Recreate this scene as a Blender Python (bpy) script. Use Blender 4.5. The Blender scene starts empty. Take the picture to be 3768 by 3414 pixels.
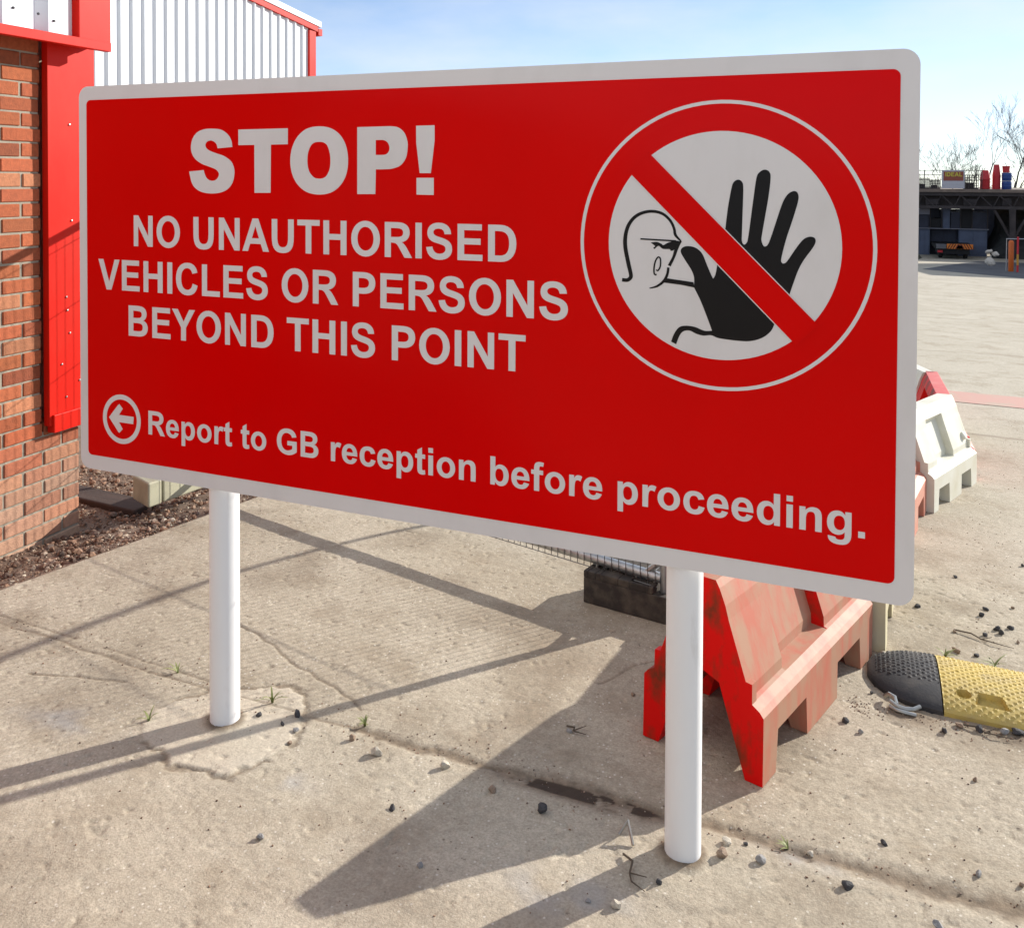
import bpy, bmesh, math, random
import numpy as np
from mathutils import Vector, Matrix

random.seed(7)
RNG = np.random.default_rng(11)
R = math.radians
sc = bpy.context.scene
COL = sc.collection

# ------------------------------------------------------------------ camera
cam = bpy.data.cameras.new("camera")
cam.sensor_width = 36.0
cam.lens = 30.70
cam.shift_x = 0.0
cam.shift_y = -0.2633
cam.clip_end = 2000
cam_o = bpy.data.objects.new("camera", cam)
COL.objects.link(cam_o)
_y, _p, _r = R(-21.775), R(-1.146), R(0.217)
_f = Vector((math.sin(_y) * math.cos(_p), math.cos(_y) * math.cos(_p), math.sin(_p)))
_rt = Vector((math.cos(_y), -math.sin(_y), 0))
_up = _rt.cross(_f)
_rt2 = math.cos(_r) * _rt + math.sin(_r) * _up
_up2 = -math.sin(_r) * _rt + math.cos(_r) * _up
cam_o.matrix_world = Matrix(((_rt2.x, _up2.x, -_f.x, 2.323), (_rt2.y, _up2.y, -_f.y, -2.082),
                             (_rt2.z, _up2.z, -_f.z, 1.669), (0, 0, 0, 1)))
sc.camera = cam_o

# ------------------------------------------------------------------ sky, sun, exposure
SUN_EL, SUN_AZ = R(21.3), R(53)          # azimuth counted from +x
world = bpy.data.worlds.new("World")
sc.world = world
world.use_nodes = True
wn = world.node_tree
bg = wn.nodes["Background"]
sky = wn.nodes.new("ShaderNodeTexSky")
sky.sky_type = 'NISHITA'
sky.sun_disc = False
sky.sun_elevation = SUN_EL
sky.sun_rotation = R(90) - SUN_AZ
sky.air_density = 0.65
sky.dust_density = 0.05
sky.ozone_density = 2.6
tc = wn.nodes.new("ShaderNodeTexCoord")
mp = wn.nodes.new("ShaderNodeMapping")
mp.inputs["Scale"].default_value = (1.6, 1.6, 5.0)
mp.inputs["Rotation"].default_value = (0.12, 0.1, 0.4)
ns = wn.nodes.new("ShaderNodeTexNoise")
ns.inputs["Scale"].default_value = 1.5
ns.inputs["Detail"].default_value = 7
ns.inputs["Roughness"].default_value = 0.55
cr = wn.nodes.new("ShaderNodeValToRGB")
cr.color_ramp.elements[0].position = 0.22
cr.color_ramp.elements[1].position = 0.86
mx = wn.nodes.new("ShaderNodeMix")
mx.data_type = 'RGBA'
mx.inputs[7].default_value = (5.0, 5.15, 5.3, 1)
wn.links.new(tc.outputs["Generated"], mp.inputs[0])
wn.links.new(mp.outputs[0], ns.inputs["Vector"])
wn.links.new(ns.outputs[0], cr.inputs[0])
wn.links.new(cr.outputs[0], mx.inputs[0])
wn.links.new(sky.outputs[0], mx.inputs[6])
wn.links.new(mx.outputs[2], bg.inputs[0])
bg.inputs[1].default_value = 0.125

sun = bpy.data.lights.new("sun", 'SUN')
sun.energy = 4.6
sun.angle = R(0.53)
sun.color = (1.0, 0.945, 0.86)
sun_o = bpy.data.objects.new("sun", sun)
COL.objects.link(sun_o)
sdir = Vector((math.cos(SUN_AZ) * math.cos(SUN_EL), math.sin(SUN_AZ) * math.cos(SUN_EL), math.sin(SUN_EL)))
sun_o.rotation_euler = sdir.to_track_quat('Z', 'Y').to_euler()
sun_o.location = sdir * 60

sc.view_settings.view_transform = 'Standard'
sc.view_settings.look = 'None'
sc.view_settings.exposure = 0.61
sc.view_settings.gamma = 1.0

# ------------------------------------------------------------------ helpers
SL = 0.06


def gz(x, y):
    return -SL * y if y < 65 else -SL * 65


def tag(o, label=None, cat=None, group=None, kind=None):
    if label: o["label"] = label
    if cat: o["category"] = cat
    if group: o["group"] = group
    if kind: o["kind"] = kind
    return o


def empty(name, loc, label=None, cat=None, group=None):
    o = bpy.data.objects.new(name, None)
    COL.objects.link(o)
    o.location = loc
    o.empty_display_size = 0.1
    return tag(o, label, cat, group)


def copy_tree(o, parent=None):
    c = o.copy()
    COL.objects.link(c)
    if parent is not None:
        c.parent = parent
    for ch in list(o.children):
        copy_tree(ch, c)
    return c


class MB:
    """collects geometry in world coordinates; build() links it as one mesh"""

    def __init__(self):
        self.v, self.f, self.c, self.m = [], [], [], []

    def add(self, vs, fs, col=None, mi=0):
        b = len(self.v)
        self.v.extend([tuple(p) for p in vs])
        for q in fs:
            self.f.append(tuple(b + i for i in q))
            self.c.append(col)
            self.m.append(mi)
        return self

    def box(self, lo, hi, col=None, mi=0, rz=0.0, piv=None, M=None):
        x0, y0, z0 = lo
        x1, y1, z1 = hi
        vs = [Vector(p) for p in ((x0, y0, z0), (x1, y0, z0), (x1, y1, z0), (x0, y1, z0),
                                  (x0, y0, z1), (x1, y0, z1), (x1, y1, z1), (x0, y1, z1))]
        if rz:
            pv = Vector(piv) if piv is not None else Vector(((x0 + x1) / 2, (y0 + y1) / 2, 0))
            rot = Matrix.Rotation(rz, 3, 'Z')
            vs = [rot @ (p - pv) + pv for p in vs]
        if M is not None:
            vs = [M @ p for p in vs]
        return self.add(vs, [(0, 3, 2, 1), (4, 5, 6, 7), (0, 1, 5, 4), (1, 2, 6, 5), (2, 3, 7, 6), (3, 0, 4, 7)], col, mi)

    def tube(self, pts, rad, n=10, cap=True, col=None, mi=0):
        pts = [Vector(p) for p in pts]
        rads = rad if isinstance(rad, (list, tuple)) else [rad] * len(pts)
        rings = []
        t0 = (pts[1] - pts[0]).normalized()
        ref = Vector((0, 0, 1)) if abs(t0.z) < 0.9 else Vector((1, 0, 0))
        u = t0.cross(ref).normalized()
        for i, p in enumerate(pts):
            a = pts[max(i - 1, 0)]
            b = pts[min(i + 1, len(pts) - 1)]
            t = (b - a).normalized()
            u = (u - t * u.dot(t)).normalized()
            w = t.cross(u)
            rings.append([p + rads[i] * (math.cos(2 * math.pi * k / n) * u + math.sin(2 * math.pi * k / n) * w) for k in range(n)])
        vs = [q for r in rings for q in r]
        fs = []
        for i in range(len(rings) - 1):
            for k in range(n):
                k2 = (k + 1) % n
                fs.append((i * n + k, i * n + k2, (i + 1) * n + k2, (i + 1) * n + k))
        if cap:
            fs.append(tuple(reversed(range(n))))
            fs.append(tuple((len(rings) - 1) * n + k for k in range(n)))
        return self.add(vs, fs, col, mi)

    def lathe(self, prof, loc, n=24, axis='Z', col=None, mi=0):
        vs, fs = [], []
        for (r, z) in prof:
            for k in range(n):
                a = 2 * math.pi * k / n
                if axis == 'Z':
                    vs.append((loc[0] + r * math.cos(a), loc[1] + r * math.sin(a), loc[2] + z))
                elif axis == 'Y':
                    vs.append((loc[0] + r * math.cos(a), loc[1] + z, loc[2] + r * math.sin(a)))
                else:
                    vs.append((loc[0] + z, loc[1] + r * math.cos(a), loc[2] + r * math.sin(a)))
        m = len(prof)
        for i in range(m - 1):
            for k in range(n):
                k2 = (k + 1) % n
                fs.append((i * n + k, i * n + k2, (i + 1) * n + k2, (i + 1) * n + k))
        fs.append(tuple(reversed(range(n))))
        fs.append(tuple((m - 1) * n + k for k in range(n)))
        return self.add(vs, fs, col, mi)

    def build(self, name, mat, parent=None, smooth=False, bevel=0, M=None, seg=2, ang=35, recalc=True):
        org = Vector((0, 0, 0))
        if parent is not None:
            p = parent
            while p is not None:
                org += p.location
                p = p.parent
        me = bpy.data.meshes.new(name)
        vs = self.v
        if M is None and org.length > 0:
            vs = [(a - org.x, b - org.y, c - org.z) for a, b, c in vs]
        me.from_pydata(vs, [], self.f)
        mats = mat if isinstance(mat, (list, tuple)) else [mat]
        for q in mats:
            me.materials.append(q)
        if len(mats) > 1:
            me.polygons.foreach_set("material_index", self.m)
        if any(c is not None for c in self.c):
            at = me.color_attributes.new("tint", 'FLOAT_COLOR', 'CORNER')
            buf = []
            for q, c in zip(self.f, self.c):
                c = c or (0.5, 0.5, 0.5)
                for _ in q:
                    buf.extend((c[0], c[1], c[2], 1.0))
            at.data.foreach_set("color", buf)
        if recalc:
            bm = bmesh.new()
            bm.from_mesh(me)
            bmesh.ops.recalc_face_normals(bm, faces=bm.faces)
            bm.to_mesh(me)
            bm.free()
        if smooth:
            me.polygons.foreach_set("use_smooth", [True] * len(me.polygons))
            if hasattr(me, "set_sharp_from_angle"):
                me.set_sharp_from_angle(angle=R(ang))
        me.update()
        o = bpy.data.objects.new(name, me)
        COL.objects.link(o)
        if parent is not None:
            o.parent = parent
        if M is not None:
            o.matrix_world = M
        if bevel:
            b = o.modifiers.new("bevel", 'BEVEL')
            b.width = bevel
            b.segments = seg
            b.limit_method = 'ANGLE'
            b.angle_limit = R(30)
        return o


# ---- numpy value noise
def vnoise(x, y, seed=0):
    rg = np.random.default_rng(seed)
    T = rg.random((256, 256))
    xi, yi = np.floor(x).astype(int), np.floor(y).astype(int)
    fx, fy = x - xi, y - yi
    fx = fx * fx * (3 - 2 * fx)
    fy = fy * fy * (3 - 2 * fy)
    g = lambda a, b: T[a % 256, b % 256]
    return (g(xi, yi) * (1 - fx) + g(xi + 1, yi) * fx) * (1 - fy) + (g(xi, yi + 1) * (1 - fx) + g(xi + 1, yi + 1) * fx) * fy


def fbm(x, y, seed=0, o=4):
    s, a, t = 0, 1.0, 0
    for k in range(o):
        s = s + a * vnoise(x * 2 ** k + 13.7 * k, y * 2 ** k + 7.1 * k, seed + k)
        t += a
        a *= 0.5
    return s / t


# ---- materials
def nodes(name):
    m = bpy.data.materials.new(name)
    m.use_nodes = True
    return m, m.node_tree, m.node_tree.nodes["Principled BSDF"]


def mat(name, col, rough=0.6, metal=0.0, var=0.12, vscale=6.0, bump=0.0, bscale=60.0, col2=None, spec=0.5, thr=None, coat=0.0, stretch=None, rvar=0.0):
    """painted or raw surface: base colour broken up by noise, optional second colour in patches, bump"""
    m, nt, p = nodes(name)
    L = nt.links
    tc = nt.nodes.new("ShaderNodeTexCoord")
    src = tc.outputs["Object"]
    if stretch:
        mpn = nt.nodes.new("ShaderNodeMapping")
        mpn.inputs["Scale"].default_value = stretch
        L.new(src, mpn.inputs[0])
        src = mpn.outputs[0]
    n = nt.nodes.new("ShaderNodeTexNoise")
    n.inputs["Scale"].default_value = vscale
    n.inputs["Detail"].default_value = 6
    n.inputs["Roughness"].default_value = 0.6
    L.new(src, n.inputs["Vector"])
    rmp = nt.nodes.new("ShaderNodeValToRGB")
    a, b = thr if thr else (0.3, 0.7)
    rmp.color_ramp.elements[0].position = a
    rmp.color_ramp.elements[1].position = b
    c2 = col2 if col2 else tuple(min(1, c * (1 + var)) for c in col)
    c1 = col if col2 else tuple(c * (1 - var) for c in col)
    rmp.color_ramp.elements[0].color = (*c1, 1)
    rmp.color_ramp.elements[1].color = (*c2, 1)
    L.new(n.outputs[0], rmp.inputs[0])
    L.new(rmp.outputs[0], p.inputs["Base Color"])
    p.inputs["Roughness"].default_value = rough
    p.inputs["Metallic"].default_value = metal
    p.inputs["Specular IOR Level"].default_value = spec
    p.inputs["Coat Weight"].default_value = coat
    if rvar:
        mr = nt.nodes.new("ShaderNodeMapRange")
        mr.inputs[3].default_value = rough - rvar
        mr.inputs[4].default_value = rough + rvar
        L.new(n.outputs[0], mr.inputs[0])
        L.new(mr.outputs[0], p.inputs["Roughness"])
    if bump:
        n2 = nt.nodes.new("ShaderNodeTexNoise")
        n2.inputs["Scale"].default_value = bscale
        n2.inputs["Detail"].default_value = 5
        L.new(tc.outputs["Object"], n2.inputs["Vector"])
        bp = nt.nodes.new("ShaderNodeBump")
        bp.inputs["Strength"].default_value = bump
        bp.inputs["Distance"].default_value = 0.004
        L.new(n2.outputs[0], bp.inputs["Height"])
        L.new(bp.outputs[0], p.inputs["Normal"])
    return m


def tint_mat(name, rough=0.85, bump=0.4, bscale=220.0, var=0.25, vscale=60.0):
    """colour comes from the 'tint' attribute (one colour per brick or stone), broken up by noise"""
    m, nt, p = nodes(name)
    L = nt.links
    at = nt.nodes.new("ShaderNodeAttribute")
    at.attribute_name = "tint"
    tc = nt.nodes.new("ShaderNodeTexCoord")
    n = nt.nodes.new("ShaderNodeTexNoise")
    n.inputs["Scale"].default_value = vscale
    n.inputs["Detail"].default_value = 6
    L.new(tc.outputs["Object"], n.inputs["Vector"])
    mr = nt.nodes.new("ShaderNodeMapRange")
    mr.inputs[1].default_value = 0.25
    mr.inputs[2].default_value = 0.75
    mr.inputs[3].default_value = 1 - var
    mr.inputs[4].default_value = 1 + var
    L.new(n.outputs[0], mr.inputs[0])
    vm = nt.nodes.new("ShaderNodeVectorMath")
    vm.operation = 'SCALE'
    L.new(at.outputs["Color"], vm.inputs[0])
    L.new(mr.outputs[0], vm.inputs["Scale"])
    L.new(vm.outputs[0], p.inputs["Base Color"])
    p.inputs["Roughness"].default_value = rough
    n2 = nt.nodes.new("ShaderNodeTexNoise")
    n2.inputs["Scale"].default_value = bscale
    n2.inputs["Detail"].default_value = 4
    L.new(tc.outputs["Object"], n2.inputs["Vector"])
    bp = nt.nodes.new("ShaderNodeBump")
    bp.inputs["Strength"].default_value = bump
    bp.inputs["Distance"].default_value = 0.004
    L.new(n2.outputs[0], bp.inputs["Height"])
    L.new(bp.outputs[0], p.inputs["Normal"])
    return m


def concrete_mat():
    m, nt, p = nodes("yard_concrete")
    L = nt.links
    N = nt.nodes.new
    tc = N("ShaderNodeTexCoord")
    P = tc.outputs["Object"]

    def noise(scale, det=6, rough=0.6, vec=None):
        n = N("ShaderNodeTexNoise")
        n.inputs["Scale"].default_value = scale
        n.inputs["Detail"].default_value = det
        n.inputs["Roughness"].default_value = rough
        L.new(vec or P, n.inputs["Vector"])
        return n.outputs[0]

    def ramp(v, a, b, ca, cb):
        r = N("ShaderNodeValToRGB")
        r.color_ramp.elements[0].position = a
        r.color_ramp.elements[1].position = b
        r.color_ramp.elements[0].color = (*ca, 1)
        r.color_ramp.elements[1].color = (*cb, 1)
        L.new(v, r.inputs[0])
        return r.outputs[0]

    def mix(f, a, b, mode='MIX'):
        x = N("ShaderNodeMix")
        x.data_type = 'RGBA'
        x.blend_type = mode
        if isinstance(f, float):
            x.inputs[0].default_value = f
        else:
            L.new(f, x.inputs[0])
        for s, k in ((a, 6), (b, 7)):
            if isinstance(s, tuple):
                x.inputs[k].default_value = (*s, 1)
            else:
                L.new(s, x.inputs[k])
        return x.outputs[2]

    base = ramp(noise(1.1, 8, 0.62), 0.32, 0.68, (0.385, 0.328, 0.245), (0.515, 0.455, 0.358))
    mp2 = N("ShaderNodeMapping")
    mp2.inputs["Scale"].default_value = (0.35, 1.6, 1.0)
    mp2.inputs["Rotation"].default_value = (0, 0, 0.25)
    L.new(P, mp2.inputs[0])
    base = mix(ramp(noise(2.0, 7, 0.6, mp2.outputs[0]), 0.5, 0.78, (0, 0, 0), (0.3, 0.3, 0.3)), base, (0.33, 0.262, 0.19))
    sx = N("ShaderNodeSeparateXYZ")
    L.new(P, sx.inputs[0])
    mr = N("ShaderNodeMapRange")
    mr.interpolation_type = 'SMOOTHSTEP'
    mr.inputs[1].default_value = 0.9
    mr.inputs[2].default_value = 6.5
    mr.inputs[4].default_value = 0.75
    L.new(sx.outputs[1], mr.inputs[0])
    base = mix(mr.outputs[0], base, ramp(noise(0.7, 7, 0.65), 0.35, 0.65, (0.455, 0.412, 0.325), (0.56, 0.522, 0.43)))
    # fine grain
    g = ramp(noise(150, 3, 0.7), 0.32, 0.68, (0.70, 0.69, 0.68), (1.22, 1.22, 1.22))
    base = mix(0.8, base, g, 'MULTIPLY')
    st1 = ramp(noise(2.6, 8, 0.7), 0.50, 0.66, (0, 0, 0), (0.55, 0.55, 0.55))
    base = mix(st1, base, (0.30, 0.238, 0.165))
    g2 = ramp(noise(38, 5, 0.75), 0.30, 0.70, (0.74, 0.73, 0.72), (1.17, 1.17, 1.17))
    base = mix(0.75, base, g2, 'MULTIPLY')
    # exposed aggregate
    vo = N("ShaderNodeTexVoronoi")
    vo.inputs["Scale"].default_value = 62
    L.new(P, vo.inputs["Vector"])
    chip = ramp(vo.outputs["Distance"], 0.14, 0.24, (1, 1, 1), (0, 0, 0))
    sel = ramp(noise(7, 3), 0.38, 0.55, (0, 0, 0), (1, 1, 1))
    vc = ramp(vo.outputs["Color"], 0.55, 0.60, (0, 0, 0), (1, 1, 1))
    f = mix(1.0, mix(1.0, chip, sel, 'MULTIPLY'), vc, 'MULTIPLY')
    base = mix(f, base, (0.66, 0.61, 0.52))
    vc2 = ramp(vo.outputs["Color"], 0.22, 0.25, (1, 1, 1), (0, 0, 0))
    f2 = mix(1.0, mix(1.0, chip, ramp(noise(4.3, 3), 0.46, 0.6, (0, 0, 0), (1, 1, 1)), 'MULTIPLY'), vc2, 'MULTIPLY')
    base = mix(f2, base, (0.20, 0.155, 0.11))
    # attribute masks: r dirt in joints and cracks, g pale patch, b bluish paint stain
    at = N("ShaderNodeAttribute")
    at.attribute_name = "mask"
    sp = N("ShaderNodeSeparateColor")
    L.new(at.outputs["Color"], sp.inputs[0])
    base = mix(sp.outputs[1], base, mix(0.5, (0.56, 0.49, 0.385), g, 'MULTIPLY'))
    base = mix(sp.outputs[2], base, (0.40, 0.40, 0.40))
    dirt = ramp(noise(30, 5), 0.3, 0.7, (0.075, 0.050, 0.032), (0.24, 0.175, 0.115))
    base = mix(sp.outputs[0], base, dirt)
    base = mix(ramp(sp.outputs[0], 0.84, 0.97, (0, 0, 0), (0.9, 0.9, 0.9)), base, (0.055, 0.038, 0.027))
    # dark flecks and pits
    fl = ramp(noise(34, 5, 0.75), 0.64, 0.70, (0, 0, 0), (0.75, 0.75, 0.75))
    base = mix(fl, base, (0.17, 0.13, 0.095))
    # slab joints farther up the yard
    def mth(op, a_, b_):
        q = N("ShaderNodeMath")
        q.operation = op
        for k_, v_ in enumerate((a_, b_)):
            if isinstance(v_, (int, float)):
                q.inputs[k_].default_value = v_
            else:
                L.new(v_, q.inputs[k_])
        return q.outputs[0]
    yy = mth('ADD', sx.outputs[1], mth('MULTIPLY', noise(0.9, 4), 0.35))
    fr = mth('ABSOLUTE', mth('SUBTRACT', mth('FRACT', mth('DIVIDE', mth('SUBTRACT', yy, 3.08), 5.35), 0), 0.5), 0)
    lnm = mth('MULTIPLY', mth('LESS_THAN', fr, 0.006), mth('GREATER_THAN', sx.outputs[1], 2.0))
    lnm = mth('MULTIPLY', lnm, ramp(noise(2.2, 4), 0.3, 0.6, (0.15, 0.15, 0.15), (0.8, 0.8, 0.8)))
    base = mix(lnm, base, (0.27, 0.225, 0.17))
    L.new(base, p.inputs["Base Color"])
    p.inputs["Roughness"].default_value = 0.9
    p.inputs["Specular IOR Level"].default_value = 0.25
    ad = N("ShaderNodeMath")
    ad.operation = 'MULTIPLY_ADD'
    L.new(noise(240, 3, 0.7), ad.inputs[0])
    ad.inputs[1].default_value = 0.5
    L.new(noise(48, 5, 0.65), ad.inputs[2])
    bp = N("ShaderNodeBump")
    bp.inputs["Strength"].default_value = 0.55
    bp.inputs["Distance"].default_value = 0.005
    L.new(ad.outputs[0], bp.inputs["Height"])
    L.new(bp.outputs[0], p.inputs["Normal"])
    return m


M_conc = concrete_mat()
M_soil = mat("brown_soil", (0.13, 0.085, 0.058), 0.95, var=0.35, vscale=9, bump=1.0, bscale=55, col2=(0.22, 0.15, 0.105))
M_signwhite = mat("sign_white_vinyl", (0.72, 0.695, 0.685), 0.25, vscale=7, col2=(0.66, 0.635, 0.62), thr=(0.5, 0.8), stretch=(1, 1, .5))
M_signred = mat("sign_red_vinyl", (0.70, 0.0002, 0.0004), 0.16, var=0.05, vscale=1.3, spec=0.08)
M_signblack = mat("sign_black_vinyl", (0.006, 0.005, 0.006), 0.33, var=0.1, spec=0.2)
M_post = mat("white_painted_steel", (0.84, 0.84, 0.835), 0.38, vscale=9, col2=(0.52, 0.49, 0.45), thr=(0.60, 0.86), stretch=(1.5, 1.5, .35), bump=0.06, bscale=30)
M_galv = mat("galvanised_steel", (0.42, 0.43, 0.44), 0.42, 0.85, var=0.2, vscale=25, rvar=0.1)
M_wire = mat("dull_steel_wire", (0.16, 0.155, 0.15), 0.5, 0.7, var=0.2)
M_rubber = mat("dusty_black_rubber", (0.030, 0.024, 0.020), 0.85, var=0.3, vscale=14, bump=0.3, bscale=90, col2=(0.12, 0.095, 0.07), thr=(0.45, 0.8))
M_cream = mat("cream_plastic", (0.46, 0.44, 0.31), 0.6, vscale=5, col2=(0.26, 0.24, 0.17), thr=(0.45, 0.8), bump=0.1)
M_redbar = mat("red_barrier_plastic", (0.66, 0.003, 0.002), 0.50, vscale=11, col2=(0.17, 0.030, 0.012), thr=(0.47, 0.66), bump=0.1, bscale=20, stretch=(1, 1, 0.6), spec=0.15)
M_redfade = mat("faded_dusty_red_plastic", (0.45, 0.125, 0.075), 0.62, vscale=9, col2=(0.385, 0.205, 0.128), thr=(0.34, 0.58), bump=0.1, bscale=25, stretch=(1.6, 1.6, 0.5))
M_salmon = mat("salmon_faded_plastic", (0.58, 0.22, 0.15), 0.6, vscale=6, col2=(0.52, 0.30, 0.22), thr=(0.4, 0.7))
M_whitebar = mat("aged_white_plastic", (0.70, 0.69, 0.60), 0.55, vscale=4, col2=(0.60, 0.565, 0.43), thr=(0.42, 0.75), bump=0.08, bscale=20)
M_cream2 = mat("yellowed_cream_plastic", (0.60, 0.545, 0.36), 0.6, vscale=5, col2=(0.48, 0.41, 0.25), thr=(0.4, 0.75))
M_pinkbar = mat("sun_bleached_red_plastic", (0.62, 0.10, 0.085), 0.55, vscale=5, col2=(0.64, 0.20, 0.16), thr=(0.4, 0.7))
M_bumpb = mat("dusty_black_bump_rubber", (0.022, 0.021, 0.023), 0.62, vscale=16, col2=(0.075, 0.065, 0.055), thr=(0.45, 0.85), bump=0.2, bscale=120)
M_bumpy = mat("scuffed_yellow_bump_rubber", (0.53, 0.385, 0.085), 0.6, vscale=12, col2=(0.40, 0.30, 0.11), thr=(0.45, 0.75), bump=0.2, bscale=120)
M_redpaint = mat("red_coated_steel", (0.60, 0.010, 0.003), 0.45, vscale=4, col2=(0.52, 0.022, 0.010), thr=(0.42, 0.72), stretch=(1, 1, .4), bump=0.12, bscale=7, spec=0.16)
M_cladw = mat("white_coated_steel", (0.70, 0.73, 0.765), 0.5, var=0.03, vscale=4, stretch=(1, 1, 0.2))
M_dark = mat("dark_steel", (0.05, 0.05, 0.055), 0.6, var=0.2)
M_mortar = mat("grey_mortar", (0.31, 0.275, 0.215), 0.95, var=0.15, vscale=12, bump=0.6, bscale=120)
M_brick = tint_mat("red_facing_brick", 0.88, 0.7, 160, 0.20, 45)
M_stone = tint_mat("loose_stone", 0.85, 0.5, 300, 0.25, 120)
M_timber = mat("dark_weathered_timber", (0.055, 0.035, 0.028), 0.9, var=0.3, vscale=9, stretch=(0.3, 2, 2), bump=0.5)
M_weed = mat("green_weed", (0.22, 0.24, 0.075), 0.6, var=0.3, vscale=20)
M_twig = mat("dry_twig", (0.10, 0.075, 0.05), 0.9, var=0.3)
M_bark = mat("bare_branch_bark", (0.085, 0.075, 0.075), 0.9, var=0.25, vscale=2)
M_cable = mat("black_cable", (0.02, 0.02, 0.02), 0.6)
M_bolt = mat("zinc_bolt", (0.40, 0.40, 0.38), 0.35, 0.9, var=0.2)
M_line = mat("worn_pink_line_paint", (0.52, 0.30, 0.245), 0.85, vscale=2.5, col2=(0.44, 0.355, 0.27), thr=(0.48, 0.62), bump=0.3, bscale=60)

# ------------------------------------------------------------------ ground
EDGE = lambda y: -1.0015 + 0.113 * y        # left edge of the concrete


def build_ground():
    x0, x1, y0, y1, st = 0.0, 5.2, -0.8, 2.4, 0.0062
    nx, ny = int((x1 - x0) / st) + 1, int((y1 - y0) / st) + 1
    ux = np.linspace(0, 1, nx)
    ys = np.linspace(y0, y1, ny)
    YY, UU = np.meshgrid(ys, ux, indexing='ij')
    XL = EDGE(YY)
    XX = XL + UU * (4.3 - XL)
    # joint line (sand-filled groove) running along x
    jy = 0.178 - 0.055 * (XX - 0.4) * 0 + np.where(XX < 0.4, -0.047 * (XX - 0.28) * 1.0, 0) + np.where(XX > 1.0, 0.0, 0) + 0.012 * (fbm(XX * 1.2, YY * 0, 3) - 0.5)
    wob = (fbm(XX * 9, YY * 9, 21, 4) - 0.5)
    d = YY - jy + 0.03 * wob
    wid = np.where(XX < 0.9, 0.003, 0.013) + np.where(XX < 0.9, 0.010, 0.020) * fbm(XX * 2.3, XX * 0, 5, 3) + 0.03 * np.exp(-((XX - 1.62) / 0.16) ** 2) + 0.022 * np.clip((XX - 1.9) / 0.5, 0, 1)
    joint = np.clip(1.25 - np.abs(d) / wid, 0, 1)
    joint = np.clip(joint + 0.9 * (fbm(XX * 45, YY * 45, 22, 4) - 0.5) * (joint > 0) * (joint < 1), 0, 1)
    # fainter parallel saw cut at the left
    d2 = YY - (0.262 - 0.05 * (XX + 0.6)) + 0.008 * wob
    cut = np.clip(1 - np.abs(d2) / 0.008, 0, 1) * (XX < 0.35) * (fbm(XX * 4, XX * 0 + 3, 8) > 0.38)
    # concrete patch round the left post
    px, pz = XX - 0.56, YY - 0.03
    ang = np.arctan2(pz / 0.225, px / 0.235)
    rad = np.hypot(px / 0.235, pz / 0.225) + 0.10 * np.sin(3 * ang + 1) + 0.45 * (fbm(XX * 11, YY * 11, 31, 6) - 0.5) + 0.16 * (fbm(XX * 50, YY * 50, 32, 3) - 0.5)
    patch = np.clip((1.0 - rad) / 0.02, 0, 1)
    rim = np.exp(-((rad - 1.05) / 0.045) ** 2) * (fbm(XX * 6, YY * 6, 61) > 0.42)
    px2, pz2 = XX - 1.95, YY - 0.03
    rad2 = np.hypot(px2 / 0.19, pz2 / 0.15) + 0.5 * (fbm(XX * 10, YY * 10, 33) - 0.5)
    patch2 = np.clip((1.0 - rad2) / 0.2, 0, 1)
    dust = np.clip((fbm(XX * 3.0, YY * 3.0, 41, 6) - 0.53) * 5, 0, 1) * 0.36
    band = np.exp(-(d / 0.06) ** 2) * np.clip((fbm(XX * 7, YY * 7, 43, 5) - 0.47) * 4, 0, 1) * 0.38
    bump_dirt = np.exp(-((YY - 0.97) / 0.055) ** 2) * (XX > 2.42) * np.clip((fbm(XX * 8, YY * 8, 47) - 0.3) * 3, 0, 1) * 0.85
    bump_dirt2 = np.exp(-((YY - 1.46) / 0.05) ** 2) * (XX > 2.45) * np.clip((fbm(XX * 8, YY * 8, 48) - 0.35) * 3, 0, 1) * 0.7
    blot = np.exp(-(((XX - 1.64) / 0.26) ** 4 + ((YY - 0.165) / 0.042) ** 2)) * np.clip((fbm(XX * 13, YY * 13, 44, 5) - 0.26) * 8, 0, 1) * 1.35
    collar = np.zeros_like(XX)
    for qx in (0.530, 1.932):
        rr_ = np.hypot(XX - qx, YY - 0.05) + 0.02 * (fbm(XX * 30, YY * 30, 71, 4) - 0.5)
        collar = np.maximum(collar, np.clip((0.072 - rr_) / 0.02, 0, 1) * 0.85)
    # hairline cracks
    ck = np.zeros_like(XX)
    for sx, sy, a, ln, sd in ((1.5, 0.75, 0.9, 0.7, 1), (-0.25, 0.0, 0.3, 0.35, 2), (2.35, -0.15, 0.5, 0.6, 3), (0.05, 0.62, -0.4, 0.9, 4), (3.2, 2.4, 0.2, 1.0, 5)):
        ca, sa = math.cos(a), math.sin(a)
        s = (XX - sx) * ca + (YY - sy) * sa
        t = -(XX - sx) * sa + (YY - sy) * ca
        t = t + 0.10 * (fbm(s * 5 + sd, s * 0 + sd, 70 + sd, 4) - 0.5)
        ck = np.maximum(ck, np.clip(1 - np.abs(t) / 0.007, 0, 1) * (s > 0) * (s < ln))
    R_ = np.clip(np.maximum.reduce([joint * np.where(XX < 0.9, 0.62, 0.78), cut * 0.6, dust, band, rim * 0.6, collar, bump_dirt, bump_dirt2, ck * 0.75, patch2 * 0.35 * (1 - patch2), blot]), 0, 1)
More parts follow.
